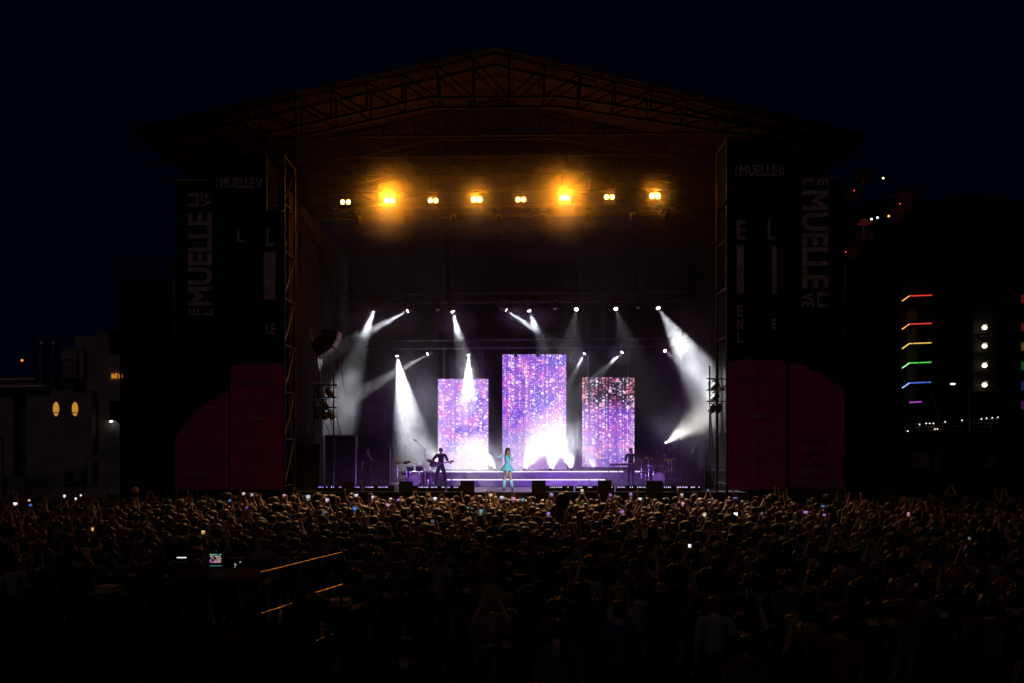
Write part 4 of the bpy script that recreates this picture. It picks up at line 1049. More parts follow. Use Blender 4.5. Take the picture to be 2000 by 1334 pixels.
# guitarist faces the audience: his left hand on the neck is on the photo's right
musician('guitarist in black, a dark silhouette before the left screen', (gx, GY, FL), math.pi, ((-.30, .10, 1.16), (-.40, .22, 1.06), (-.44, .25, 1.05)), ((.36, .02, 1.16), (.20, .22, 1.02), (.13, .24, .99)), 'short',
         wide=1.08, legs={'L': ((-.17, .03, .5), (-.24, -.02, .085), (-.26, .12, .035)), 'R': ((.17, .02, .5), (.23, -.02, .085), (.25, .12, .035))})
def guitar(label, c, ang, s=1.0):
    t = thing('guitar', label, 'guitar', tuple(c)); R = Matrix.Rotation(ang, 3, 'Y'); prof = []
    for i in range(36):
        a = 2 * math.pi * i / 36; r = .155 + .035 * math.cos(2 * a) + .018 * math.cos(a + 3.14)
        prof.append((math.cos(a) * r * 1.25, math.sin(a) * r))
    vs = [Vector(c) + R @ Vector((x * s, yy, z * s)) for yy in (-.03, .03) for x, z in prof]; n = 36
    MB().add(vs, [tuple(range(n)), tuple(range(2 * n - 1, n - 1, -1))] + [(i, n + i, n + (i + 1) % n, (i + 1) % n) for i in range(n)]).build('body', mat('guitar_lacquer', (.05, .02, .015), .15), t)
    nk = MB().box(Vector(c) + R @ Vector((.44 * s, -.01, 0)), (.5 * s, .03, .05), R); nk.build('neck', mat('maple_dark', (.12, .06, .03), .4), t)
    MB().box(Vector(c) + R @ Vector((.74 * s, -.005, .01)), (.16 * s, .02, .085), R).build('headstock', M_black(), t)
    for k in range(3): MB().tube(Vector(c) + R @ Vector((.70 * s + k * .045, -.005, .05)), Vector(c) + R @ Vector((.70 * s + k * .045, -.005, .085)), .008, 6).build('tuning_peg', M_steel(), t)
guitar('dark guitar across the body of the silhouetted guitarist', (gx - .22, GY - .26, FL + 1.0), math.radians(-9))

musician('musician in black standing before the edge of the right screen', (PX(1232, 44.2), 44.2, FL), math.pi, ((-.25, .14, 1.15), (-.12, .30, 1.08), (-.06, .34, 1.06)), ((.25, .12, 1.16), (.26, .34, 1.14), (.24, .40, 1.13)), 'short')
musician('drummer in the smoke behind the right drum kit', (PX(1306, 45.8), 45.8, FL + .18), math.pi, ((-.28, .14, 1.18), (-.22, .36, 1.16), (-.2, .42, 1.17)), ((.28, .14, 1.18), (.22, .36, 1.18), (.2, .42, 1.2)), 'curly')
musician('backing singer barely visible in the dark at the left of the stage', (PX(718, 43.5), 43.5, FL), math.pi, ((-.24, .1, 1.15), (-.08, .2, 1.36), (-.06, .21, 1.42)), DOWN(1), 'long')

def mic_stand(label, base, h, tip):
    t = thing('microphone_stand', label, 'microphone stand', tuple(base)); b = Vector(base); m = M_steel() if 'boom' in label else M_black()
    MB().tube(b + Vector((0, 0, .02)), b + Vector((0, 0, h)), .018, 8).build('pole', m, t)
    for a in (0, 2.1, 4.2): MB().tube(b + Vector((0, 0, .1)), b + Vector((math.cos(a) * .28, math.sin(a) * .28, .01)), .011, 6).build('leg', m, t)
    top = b + Vector((0, 0, h)); tip = Vector(tip); MB().tube(top + (top - tip) * .25, tip, .011, 6).build('boom', m, t)
    MB().tube(tip, tip + (tip - top).normalized() * .14, .022, 8).build('microphone', M_black(), t)
def drum_kit(label, c, n_cym, seed):
    t = thing('drum_kit', label, 'drum kit', tuple(c)); c = Vector(c); r = random.Random(seed); sh = mat('drum_shell', (.06, .02, .05), .2); head = mat('drum_skin', (.5, .5, .48), .5); chrome = mat('chrome', (.75, .75, .75), .15, 1.0); brass = mat('cymbal_brass', (.75, .52, .2), .22, 1.0)
    MB().lathe(c + Vector((0, -.45, .29)), (0, 1, 0), [(0, .28), (.45, .28)], 24).build('bass_drum', sh, t)
    MB().lathe(c + Vector((0, -.455, .29)), (0, -1, 0), [(0, .275), (.01, .27)], 24).build('drum_head', head, t)
    for (x, y, z, rr, hh) in ((-.22, -.25, .68, .16, .2), (.2, -.25, .68, .17, .22), (.55, .1, .3, .22, .36), (-.5, .15, .5, .19, .14)):
        d = MB().lathe(c + Vector((x, y, z)), (0, -.15, 1), [(0, rr), (hh, rr)], 20).build('drum', sh, t)
        MB().lathe(c + Vector((x, y, z)) + Vector((0, -.15, 1)).normalized() * hh, (0, -.15, 1), [(-.03, rr + .012), (.012, rr + .012)], 20).build('rim', chrome, d)
        MB().tube(c + Vector((x, y, z)), c + Vector((x * 1.05, y, .02)), .014, 6).build('leg', chrome, d)
    for k in range(n_cym):
        x = (-.75, .75, -.45, .45)[k % 4] + r.uniform(-.1, .1); z = r.uniform(1.0, 1.3); p = c + Vector((x, -.1 + r.uniform(-.2, .2), z)); ax = Vector((r.uniform(-.3, .3), -.35, 1))
        cy = MB().lathe(p, ax, [(0, .21), (.004, .205), (.018, .06), (.035, .045), (.04, .01)], 24).build('cymbal', brass, t)
        MB().tube(p - Vector((0, 0, .01)), Vector((p.x, p.y, c.z + .25)), .012, 6).tube(Vector((p.x, p.y, c.z + .28)), Vector((p.x - .2, p.y, c.z + .01)), .01, 6).tube(Vector((p.x, p.y, c.z + .28)), Vector((p.x + .2, p.y, c.z + .01)), .01, 6).build('cymbal_stand', chrome, cy)
drum_kit('percussion set with cymbals left of the guitarist', (PX(812, 45), 45, FL), 3, 4)
drum_kit('drum kit with shining cymbals right of the right screen', (PX(1284, 45), 45, FL + .05), 4, 9)
mic_stand('tall boom stand leaning left beside the guitarist', (PX(830, 44.6), 44.6, FL), PZ(877, 44.6) - FL, P(813, 862, 44.6))
mic_stand('slanting boom stand over the left percussion', (PX(762, 44.6), 44.6, FL), PZ(866, 44.6) - FL - .25, P(757, 866, 44.6))
mic_stand('dark stand at the right side of the stage', (PX(1382, 43), 43, FL), 1.3, P(1400, 907, 43))
kb = thing('keyboard', 'flat keyboard on a crossed stand before the right screen edge', 'keyboard', (PX(1216, 43.6), 43.6, FL))
MB().box((PX(1216, 43.6), 43.7, FL + .98), (1.1, .34, .1)).build('body', M_black(), kb)
MB().box((PX(1216, 43.6), 43.67, FL + 1.035), (1.0, .16, .012)).build('keys', mat('key_white', (.6, .6, .6), .3), kb)
for sx in (-1, 1): MB().tube((PX(1216, 43.6) - .4 * sx, 43.7, FL), (PX(1216, 43.6) + .4 * sx, 43.7 + .03 * sx, FL + .93), .018, 6).build('leg', M_black(), kb)

# wedge monitors along the front
for k, (px, py0, wpx) in enumerate(((680, 941, 24), (793, 940, 26), (913, 939, 27), (1052, 938, 27), (1181, 938, 26), (1278, 939, 32))):
    D = 38.84; x = PX(px, D); w = wpx * D / F; t = thing('wedge_monitor', ('dark wedge monitor under the left side lights', 'wedge monitor below the left percussion', 'wedge monitor left of the singer', 'wedge monitor right of the singer', 'wedge monitor below the right screen', 'wide wedge monitor before the right drum kit')[k], 'monitor speaker', (x, D, FL), 'stage wedge monitors')
    h = PZ(py0, D) - FL; pr = [(-.22, 0), (.25, 0), (.25, h * .35), (-.1, h)]
    vs = [(x + s * w / 2, D + a, FL + .002 + b) for s in (-1, 1) for a, b in pr]
    MB().add(vs, [(3, 2, 1, 0), (4, 5, 6, 7), (0, 1, 5, 4), (1, 2, 6, 5), (2, 3, 7, 6), (3, 0, 4, 7)]).build('cabinet', M_case(), t)
    MB().box((x, D + .083, FL + h * .70), (w * .9, .015, h * .6), Matrix.Rotation(math.radians(-28), 3, 'X')).build('grille', mat('speaker_grille', (.02, .02, .02), .6, .3), t)

# ------------------------------------------------------------------ side lights, line array
def line_array(label, arc, D, depth):
    t = thing('line_array', label, 'loudspeaker', tuple(P(*arc[0], D)))
    for (a, b) in zip(arc[:-1], arc[1:]):
        A, B = P(*a, D), P(*b, D); d = (B - A).normalized(); n = Vector((d.z, 0, -d.x)) * (1 if Vector((d.z, 0, -d.x)).x < 0 else -1)
        g_ = d * .012; q = [A + g_, B - g_, B - g_ + n * .62 + d * -.05, A + g_ + n * .62 + d * .05]
        vs = [v + Vector((0, y, 0)) for y in (-.05, depth) for v in q]
        c = MB().add(vs, [(0, 1, 2, 3), (7, 6, 5, 4), (0, 4, 5, 1), (1, 5, 6, 2), (2, 6, 7, 3), (3, 7, 4, 0)]).build('cabinet', M_case(), t)
        e = -n * .012; q = [A + g_ - n * .05, B - g_ - n * .05, B - g_ - n * .004, A + g_ - n * .004]; vs = [v + Vector((0, y, 0)) for y in (-.06, depth + .01) for v in q]
        MB().add(vs, [(0, 1, 2, 3), (7, 6, 5, 4), (0, 4, 5, 1), (1, 5, 6, 2), (2, 6, 7, 3), (3, 7, 4, 0)]).build('grille', mat('array_grille', (.42, .40, .38), .5, .2), c)
    top = P(640, 640, D + depth / 2)
    for dx in (-.3, .2): MB().tube(top + Vector((dx, 0, -.2)), top + Vector((dx, 0, 4.5)), .012, 5).build('chain', MATS['black_chain'], t)
line_array('curved line array hanging beside the left side curtain', ((660, 647), (656, 662), (648, 676), (636, 687), (618, 697)), 40.6, .8)

def light_ladder(label, px0, px1, rows, D, post_px, flip):
    t = thing('light_ladder', label, 'lamp rack', (PX((px0 + px1) / 2, D), D, FL)); m = M_black()
    for x in (px0, px1): MB().tube((PX(x, D), D, FL), P(x, rows[0][0] - 25, D), .03, 8).build('post', m, t)
    for (py, n) in rows:
        MB().tube(P(px0 - 6, py, D), P(px1 + 6, py, D), .032, 8).build('rung', m, t)
        for k in range(n):
            p = P(px0 + (px1 - px0) * (k + .5) / n, py + 14, D); d = Vector((flip * .5, -.25, -.6)).normalized()
            h = MB().lathe(p - d * .16, d, [(0, .09), (.06, .13), (.26, .14), (.36, .115)], 12).box(p + Vector((0, 0, .2)), (.28, .1, .05)).build('lamp_head', m, t)
            MB().lathe(p + d * .201, d, [(0, .10), (.01, .08)], 12).build('lens', mat('glass_lens', (.2, .2, .2), .1), h)
light_ladder('black ladder of lamps before the left side curtain', 614, 652, ((752, 2), (776, 1), (796, 3)), 40.4, 0, 1)
light_ladder('black ladder of lamps beside the right tower', 1386, 1410, ((740, 1), (762, 1), (784, 2)), 41, 0, -1)
for k, (a, b) in enumerate((((605, 640), (648, 830)), ((622, 690), (632, 750)), ((641, 690), (654, 752)), ((655, 672), (673, 752)), ((630, 815), (646, 850)), ((655, 800), (668, 850)))):
    tag(MB().tube(P(*a, 41.5), P(*b, 41.8), .018, 6).build('brace_tube', M_steel()), 'slanting steel brace tube ' + ('longest, behind the left lamp ladder', 'just under the line array', 'second under the line array', 'third under the line array', 'below the left lamp ladder', 'low and right of the left lamp ladder')[k], 'brace')
tag(MB().path([P(1384, 745, 40.8), P(1388, 810, 40.8), P(1392, 880, 40.8), P(1394, 935, 40.8)], .025, 6).build('cable', M_black()), 'thick black cable hanging from the right lamp ladder', 'cable')
for k, (px, py0, py1, w, D) in enumerate(((1398, 918, 955, 44, 40.5), (665, 850, 952, 60, 42.5), (600, 868, 955, 50, 40.2))):
    t = thing('flight_case', ('dark flight case at the right end of the stage', 'tall dark flight case behind the left light bars', 'dark flight case at the left end of the stage')[k], 'case', (PX(px, D), D, FL))
    x0, x1 = PX(px - w / 2, D), PX(px + w / 2, D); z1 = PZ(py0, D)
    MB().bx(x0, x1, D, D + .7, FL + .1, z1).build('body', M_case(), t)
    for x in (x0, x1): MB().bx(x - .015, x + .015, D - .01, D + .02, FL + .1, z1 + .01).build('corner_rail', M_alu(), t)
    for x in (x0 + .1, x1 - .1): MB().lathe((x - .02, D + .1, FL + .05), (1, 0, 0), [(0, .05), (.04, .05)], 10).build('castor', M_black(), t)

# ------------------------------------------------------------------ balloons in the crowd
def balloon(label, px, py, D, rx, rz, col, extra=()):
    t = thing('balloon', label, 'balloon', tuple(P(px, py, D))); m = mat('balloon_' + str(px), col, .35, var=.1)
    b = MB().ell(P(px, py, D), (rx, rx, rz), 20, 14)
    b.build('envelope', m, t)
    for (ox, oz, r) in extra: MB().ell(P(px + ox, py + oz, D), (r, r * .8, r), 18, 12).build('lobe', m, t)
    MB().tube(P(px, py, D) - Vector((0, 0, rz)), P(px, py, D) - Vector((.05, 0, rz + .9)), .004, 5).build('string', M_steel(), t)
balloon('pale round balloon above the crowd under the far left wing', 264, 958, 34, .12, .13, (.5, .40, .36))
balloon('large dark lobed balloon in the crowd below the tall screen', 1098, 980, 27, .20, .25, (.07, .045, .04), ((-10, 18, .2), (8, -10, .15)))

# ------------------------------------------------------------------ mixing area at the lower left
foh = thing('mixing_riser', 'black riser platform of the mixing area at the lower left', 'platform', (-4.2, 10, 0))
MB().bx(-7.6, -3.1, 9.2, 15.2, .0, .76).build('frame', M_black(), foh)
for i in range(3):
    for j in range(4): MB().bx(-7.6 + i * 1.5 + .005, -7.6 + (i + 1) * 1.5 - .005, 9.2 + j * 1.5 + .005, 9.2 + (j + 1) * 1.5 - .005, .763, .80).build('deck_panel', mat('ply_deck', (.008, .007, .007), .95, spec=.05, var=.3), foh)
def barrier(label, p0, p1, h, mids, m):
    t = thing('barrier_rail', label, 'railing', tuple(p0)); a = Vector(p0); b = Vector(p1)
    MB().tube(a + Vector((0, 0, h)), b + Vector((0, 0, h)), .024, 10).build('top_rail', m, t)
    for q in mids: MB().tube(a + Vector((0, 0, q)), b + Vector((0, 0, q)), .018, 8).build('lower_rail', m, t)
    for k in range(3): p = a.lerp(b, k / 2); MB().tube(p, p + Vector((0, 0, h)), .022, 8).build('post', m, t)
rail_m = mat('rail_steel', (.55, .5, .45), .32, .9, var=.15)
def Pz(px, py, z): D = (EYE - z) * F / (py - HY); return Vector((PX(px, D), D, z))
a, b = Pz(507, 1120, 1.86), Pz(665, 1081, 1.86); barrier('long steel railing of the mixing riser catching amber light', (a.x, a.y, 0.802), (b.x, b.y, 0.802), 1.058, (.52,), rail_m)
a, b = Pz(615, 1160, 1.62), Pz(667, 1144, 1.62); barrier('short steel railing right of the mixing riser', (a.x, a.y, 0), (b.x, b.y, 0), 1.62, (1.0,), rail_m)
a, b = Pz(934, 1137, 1.1), Pz(957, 1130, 1.1); barrier('short steel barrier piece in the crowd below the singer', (a.x, a.y, 0), (b.x, b.y, 0), 1.1, (.6,), rail_m)
a, b = Pz(858, 1163, 1.1), Pz(877, 1152, 1.1); barrier('small steel barrier below the guitarist', (a.x, a.y, 0), (b.x, b.y, 0), 1.1, (1.0,), rail_m)
a, b = Pz(655, 1097, 1.45), Pz(892, 1100, 1.45); barrier('thin long barrier crossing behind the mixing area', (a.x, a.y, 0), (b.x, b.y, 0), 1.45, (.8,), mat('dull_rail', (.2, .17, .15), .5, .8))
# tables and gear
def table(label, px, py, z, w, d, cat='table', rz=0):
    c = Pz(px, py, z); t = thing('folding_table', label, cat, (c.x, c.y, 0)); 
    MB().box((c.x, c.y, z - .02), (w, d, .04)).build('tabletop', M_case(), t)
    for sx in (-1, 1):
        for sy in (-1, 1): MB().tube((c.x + sx * (w / 2 - .06), c.y + sy * (d / 2 - .06), .80 if c.x < -3.1 and c.y < 15.2 else 0), (c.x + sx * (w / 2 - .06), c.y + sy * (d / 2 - .06), z - .04), .02, 6).build('leg', M_black(), t)
    return c
c = table('black folding table carrying the lit mixing console', 430, 1135, 1.55, 1.5, .7)
con = thing('mixing_console', 'mixing console with a small bright colourful display', 'mixing console', (c.x, c.y, 1.55))
vs = [(c.x + sx * .6, c.y + y, 1.552 + z) for sx in (-1, 1) for y, z in ((-.3, 0), (.28, 0), (.28, .16), (-.3, .06))]
MB().add(vs, [(3, 2, 1, 0), (4, 5, 6, 7), (0, 1, 5, 4), (1, 2, 6, 5), (2, 3, 7, 6), (3, 0, 4, 7)]).build('body', M_case(), con)
sm = bpy.data.materials.new('console_display'); sm.use_nodes = True; nt = sm.node_tree; bs = nt.nodes['Principled BSDF']
tc = nt.nodes.new('ShaderNodeTexCoord'); mp = nt.nodes.new('ShaderNodeMapping'); mp.inputs['Scale'].default_value = (70, 70, 70); nt.links.new(tc.outputs['Object'], mp.inputs[0])
vo = nt.nodes.new('ShaderNodeTexVoronoi'); vo.inputs['Scale'].default_value = 1; nt.links.new(mp.outputs[0], vo.inputs['Vector'])
hs = nt.nodes.new('ShaderNodeMixRGB'); hs.inputs[0].default_value = .25; nt.links.new(vo.outputs['Color'], hs.inputs[1]); hs.inputs[2].default_value = (.9, .7, .8, 1)
nt.links.new(hs.outputs[0], bs.inputs['Emission Color']); bs.inputs['Emission Strength'].default_value = .45
dD = c.y + .3
MB().bx(PX(408, dD), PX(436, dD), dD, dD + .03, PZ(1107, dD), PZ(1078, dD)).build('screen_bezel', M_black(), con)
r6 = random.Random(8); cm = [MB() for _ in range(5)]
for i in range(9):
    for jj in range(5):
        if r6.random() < .12: continue
        k = r6.choice((0, 1, 2)) if jj == 0 else r6.choice((0, 3, 3, 4, 3))
        cm[k].bx(PX(410.3 + i * 2.5, dD), PX(410.3 + i * 2.5 + 1.8, dD), dD - .004, dD - .001, PZ(1082 + jj * 3.6 + 2.4, dD), PZ(1082 + jj * 3.6, dD))
for k, (c5, e5) in enumerate((((.6, .1, .9), .9), ((.3, .9, .1), .7), ((.1, .35, .9), .7), ((.95, .8, .6), .55), ((.9, .35, .4), .55))):
    if cm[k].v: cm[k].build('display_cells', emat('console_cells_%d' % k, c5, e5), con, 'stuff')
MB().bx(PX(410, dD), PX(433, dD), dD - .004, dD - .001, PZ(1106, dD), PZ(1104, dD)).build('status_strip', emat('teal_glow', (.15, .5, .45), .25), con)
r5 = random.Random(5); fd = MB()
for k in range(22): fd.box((c.x - .55 + k * .05, c.y - .1 + r5.uniform(-.06, .06), 1.64), (.016, .03, .02))
fd.build('faders', mat('fader_cap', (.4, .4, .4), .4), con, 'stuff')
rk = thing('equipment_rack', 'tall gear rack with tiny lights and a green display', 'rack', tuple(Pz(465, 1160, .802)))
p = Vector(rk.location); rz0 = PZ(1092, p.y)
MB().bx(p.x - .28, p.x + .28, p.y, p.y + .5, .82, rz0).build('case', M_case(), rk)
for k in range(6): MB().bx(p.x - .25, p.x + .25, p.y - .02, p.y - .003, .9 + k * (rz0 - .95) / 6, .9 + (k + .85) * (rz0 - .95) / 6).build('rack_unit', M_black(), rk)
sp_ = MB()
for k in range(26): sp_.box((PX(460 + r5.choice((0, 1, 9, 10)) + r5.uniform(-1, 1), p.y), p.y - .025, PZ(1096 + r5.uniform(0, 22), p.y)), (.012, .008, .012))
sp_.build('status_lights', emat('tiny_white_led', (.8, .85, .9), .55), rk, 'stuff')
lettering('+ Vox', 459, 471, 1129, 1133, p.y - .022, emat('green_text', (.25, 1., .4), .9), rk)
lp = thing('laptop', 'open laptop with a thin bright screen edge left of the console', 'laptop', tuple(Pz(355, 1100, 1.5)))
q = Vector(lp.location)
MB().box(q + Vector((0, 0, .012)), (.36, .25, .02)).build('base', M_case(), lp)
MB().box(q + Vector((.0, .14, .13)), (.36, .012, .24), Matrix.Rotation(math.radians(-12), 3, 'X')).build('lid', M_case(), lp)
MB().box(q + Vector((-.02, .105, .085)), (.2, .006, .02), Matrix.Rotation(math.radians(-12), 3, 'X')).build('display', emat('laptop_glow', (.9, .95, 1.), .9), lp)
lt = table('black table under the open laptop', 355, 1104, 1.48, .8, .5)
# stacked papers and books
for k, (px, py, n, w) in enumerate(((212, 1160, 5, .34), (655, 1185, 4, .42))):
    z = 1.25; c = Pz(px, py, z); table(('dark table with a stack of folders at the far left', 'dark table with fanned sheets right of the railing')[k], px, py, z, .7, .6)
    for i in range(n):
        tg = tag(MB().box((c.x + r5.uniform(-.04, .04), c.y + r5.uniform(-.03, .03), z + .012 + i * .026), (w, .26, .022), Matrix.Rotation(r5.uniform(-.25, .25), 3, 'Z')).build('folder', mat('paper_buff', (.38, .28, .2), .7)),
                 ('paper folder number %s from the table in the far left stack', 'paper folder number %s from the table in the fanned stack by the railing')[k] % ('one', 'two', 'three', 'four', 'five')[i], 'folder', ('folders in the far left stack', 'folders by the railing')[k])
mon = thing('monitor', 'tilted pale panel standing behind the mixing railing', 'panel', tuple(Pz(503, 1092, 1.75)))
q = Vector(mon.location); MB().box(q + Vector((0, 0, .11)), (.09, .02, .3), Matrix.Rotation(.25, 3, 'Y')).build('board', mat('pale_board', (.3, .22, .15), .6), mon)
MB().tube((q.x, q.y, .8), q + Vector((0, 0, -.02)), .015, 6).build('leg', M_black(), mon)

# ------------------------------------------------------------------ buildings at the left
stucco = mat('grey_stucco', (.34, .32, .32), .85, var=.2, scale=1, bump=.3); dark_st = mat('dark_stucco', (.10, .10, .11), .85, var=.25, scale=1)
wglow = emat('amber_window_glow', (1., .46, .05), .52)
LB = 62.0
bl = thing('town_building', 'plain grey building with two glowing oval windows', 'building', (PX(120, LB), LB, 0))
def bx_px(px0, px1, py0, py1, D, dep, name, m, parent): return MB().bx(PX(px0, D), PX(px1, D), D, D + dep, PZ(py1, D), PZ(py0, D)).build(name, m, parent)
MB().bx(PX(130, LB), PX(183, LB), LB + 1.2, LB + 9, 0, PZ(652, LB)).build('wall', stucco, bl)
MB().bx(PX(181, LB), PX(242, LB), LB + .6, LB + 9, 0, PZ(648, LB)).build('wall', stucco, bl)
MB().bx(PX(52, LB), PX(180, LB), LB, LB + 1.15, 0, PZ(762, LB)).build('wall', stucco, bl)
MB().bx(PX(-60, LB), PX(26, LB), LB, LB + 6, 0, PZ(762, LB)).build('wall', stucco, bl)
MB().bx(PX(26, LB), PX(52, LB), LB + .5, LB + 6, 0, PZ(762, LB)).build('recess', dark_st, bl)
MB().bx(PX(-60, LB), PX(130, LB), LB + 1.2, LB + 6, PZ(762, LB), PZ(735, LB)).build('parapet', dark_st, bl)
MB().bx(PX(110, LB), PX(152, LB), LB + .8, LB + 1.19, PZ(735, LB), PZ(678, LB)).build('roof_house', stucco, bl)
for px, s in ((110, 1), (147, -1)):
    c = P(px, 799, LB); w = MB().lathe(c + Vector((0, -.004, 0)), (0, -1, 0), [(0, 1.0), (.02, .98)], 28)
    w.v = [(c.x + (v[0] - c.x) * .21, v[1], c.z + (v[2] - c.z) * .45) for v in w.v]; wo_ = w.build('window', wglow, bl)
    fr = MB()
    for i in range(28):
        t0, t1 = 2 * math.pi * i / 28, 2 * math.pi * (i + 1) / 28
        fr.tube(c + Vector((math.cos(t0) * .225, -.03, math.sin(t0) * .47)), c + Vector((math.cos(t1) * .225, -.03, math.sin(t1) * .47)), .03, 5)
    fr.build('frame', dark_st, wo_)
    MB().bx(c.x - .2, c.x + .2, LB - .07, LB - .03, c.z - .25, c.z - .20).build('glazing_bar', dark_st, wo_)
for px0, px1, py0, py1 in ((213, 238, 783, 826), (144, 168, 740, 766), (212, 238, 648, 690)):
    w = bx_px(px0, px1, py0, py1, LB + (.56 if px0 > 200 else -.04), .03, 'window', mat('dark_glass', (.01, .012, .02), .1), bl)
for k, px in enumerate((82, 106)): MB().tube(P(px, 745, LB + 1), P(px, 672, LB + 1), .18, 12).lathe(P(px, 676, LB + 1), (0, 0, 1), [(0, .24), (.35, .26), (.36, .1)], 12).build('chimney', mat('duct_metal', (.4, .36, .28), .4, .8), bl)
MB().tube(P(-40, 758, LB - .3), P(90, 756, LB - .3), .25, 12).tube(P(-40, 743, LB - .2), P(70, 742, LB - .2), .2, 12).build('duct', MATS['duct_metal'], bl)
for a in (((150, 680), (150, 735)), ((127, 700), (152, 700))): MB().tube(P(*a[0], LB + .7), P(*a[1], LB + .7), .06, 6).build('pipe', MATS['duct_metal'], bl)
sg = thing('shop_sign', 'small glowing amber lettering sign on the grey building', 'sign', tuple(P(228, 735, LB + .5)))
lettering('BÈYO', 218, 246, 728, 739, LB + .5, emat('amber_letters', (1., .42, .05), .8), sg, bold=.0)
lm = thing('wall_lamp', 'small white wall lamp beside the dark window', 'lamp', tuple(P(217, 823, LB + .3)))
MB().ell(P(217, 823, LB + .3), (.12, .08, .07), 10, 8).build('bulb', emat('small_white_bulb', (1., .95, .8), 3), lm); MB().box(P(216, 821, LB + .5), (.3, .3, .05)).build('shade', M_black(), lm)
rl = thing('wall_lamp', 'tiny orange lamp on the roof parapet at the far left', 'lamp', tuple(P(43, 703, LB + 1)))
MB().ell(P(43, 704, LB + 1), (.09, .09, .09), 8, 6).build('bulb', emat('orange_bulb', (1., .3, .05), .9), rl); MB().box(P(43, 699, LB + 1), (.14, .14, .06)).build('cap', M_black(), rl)
FB = 52.0
fen = thing('lattice_fence', 'low lattice truss fence before the grey building', 'fence', (PX(50, FB), FB, 0))
for py in (919, 931): MB().tube(P(-30, py, FB), P(111, py, FB), .03, 6).build('rail', M_alu(), fen)
for k in range(16): MB().tube(P(-30 + k * 8.8, 931 if k % 2 else 919, FB), P(-30 + (k + 1) * 8.8, 919 if k % 2 else 931, FB), .02, 5).build('brace', M_alu(), fen)
MB().bx(PX(-30, FB), PX(111, FB), FB + .02, FB + .06, 0, PZ(932, FB)).build('panel', mat('green_grey_panel', (.13, .15, .12), .8), fen)
post = MB().bx(PX(5, FB), PX(10, FB), FB - .3, FB - .15, 0, PZ(852, FB)).bx(PX(-20, FB), PX(10, FB), FB - .3, FB - .15, PZ(860, FB), PZ(852, FB)).build('gate_frame', mat('pale_post', (.3, .28, .25), .7)); tag(post, 'pale gate frame at the far left edge', 'gate')
ac = thing('air_conditioner', 'boxy outdoor air unit with round fan by the lattice fence', 'air conditioner', (PX(142, FB), FB, 0))
MB().bx(PX(124, FB), PX(160, FB), FB, FB + .5, PZ(944, FB), PZ(917, FB)).build('casing', mat('ac_grey', (.22, .21, .2), .6), ac); MB().lathe(P(136, 931, FB), (0, -1, 0), [(0, .27), (.02, .26)], 20).build('fan', M_black(), ac)
MB().bx(PX(124, FB), PX(160, FB), FB + .1, FB + .4, 0, PZ(944.2, FB)).build('stand', M_black(), ac)
aw = thing('awning', 'slanting pale awning between the grey building and the far left wing', 'awning', tuple(P(210, 895, 55)))
a0, a1, a2, a3 = P(170, 900, 54), P(240, 905, 54), P(242, 872, 57), P(205, 880, 57)
MB().add([a0, a1, a2, a3] + [v + Vector((0, 0, .05)) for v in (a0, a1, a2, a3)], [(0, 1, 2, 3), (7, 6, 5, 4), (0, 4, 5, 1), (1, 5, 6, 2), (2, 6, 7, 3), (3, 7, 4, 0)]).build('cloth', mat('awning_cloth', (.24, .23, .2), .8), aw)
for v in (a0, a1): MB().tube((v.x, v.y, 0), v, .04, 6).build('pole', M_steel(), aw)
wl = MB().bx(PX(100, 45), PX(236, 45), 45, 45.3, 0, PZ(952, 45)).build('low_wall', stucco); tag(wl, 'low grey wall behind the crowd at the far left', 'wall')
MB().bx(PX(100, 45) - .05, PX(236, 45) + .05, 44.95, 45.35, PZ(952, 45) + .002, PZ(950, 45)).build('coping', stucco, wl)

# ------------------------------------------------------------------ buildings, terrace and lamps at the right
RB = 95.0
tb = thing('balcony_tower', 'dark apartment tower with coloured light strips along its balconies', 'building', (PX(1800, RB), RB, 0))
dk = mat('dark_render', (.02, .018, .018), .85, var=.3, scale=.5)
MB().bx(PX(1766, RB), PX(1850, RB), RB + 1.2, RB + 12, 0, PZ(540, RB)).build('wall', dk, tb)
cols = [((1., .06, .04), 578, 1820), ((1., .06, .04), 633, 1820), ((1., .68, .12), 671, 1819), ((.1, .85, .1), 709, 1819), ((.10, .2, .95), 748, 1818), ((.65, .08, .85), 786, 1800)]
for k, (c, py, pe) in enumerate(cols):
    sl = MB().add([P(1762, py + 12, RB), P(1776, py, RB - .0) + Vector((0, -.6, 0)), P(pe, py - 1, RB) + Vector((0, -.6, 0)), P(pe, py - 1, RB) + Vector((0, 1.19, 0)), P(1762, py + 12, RB) + Vector((0, 1.19, .45))], [(0, 1, 2, 3, 4)])
    em = emat('strip_%d' % k, c, .85); em2 = emat('strip_tip_%d' % k, (1., .35 + .3 * c[1], .1) if k < 3 else tuple(min(1, q + .25) for q in c), 1.3)
    bal = bx_px(1776, pe, py + 1, py + 4, RB - .5, 1.65, 'balcony', dk, tb)
    MB().tube(P(1776, py, RB - .55), P(pe, py - 1.5, RB - .55), .055, 6).build('light_strip', em, bal)
    if k < 5: MB().tube(P(1762, py + 10, RB - .55), P(1776, py, RB - .55), .055, 6).build('light_strip', em2, bal)
    bx_px(1772, 1790, py + 24 if k == 0 else py + 8, py + 46 if k == 0 else py + 34, RB + 1.16, .03, 'shutter', mat('beige_shutter', (.30, .22, .17), .7), tb)
t2 = thing('balcony_tower', 'dark tower added at the right edge to carry faint coloured balcony reflections', 'building', (PX(2000, 100), 100, 0))
MB().bx(PX(1988, 100), PX(2090, 100), 101.2, 110, 0, PZ(560, 100)).build('wall', dk, t2)
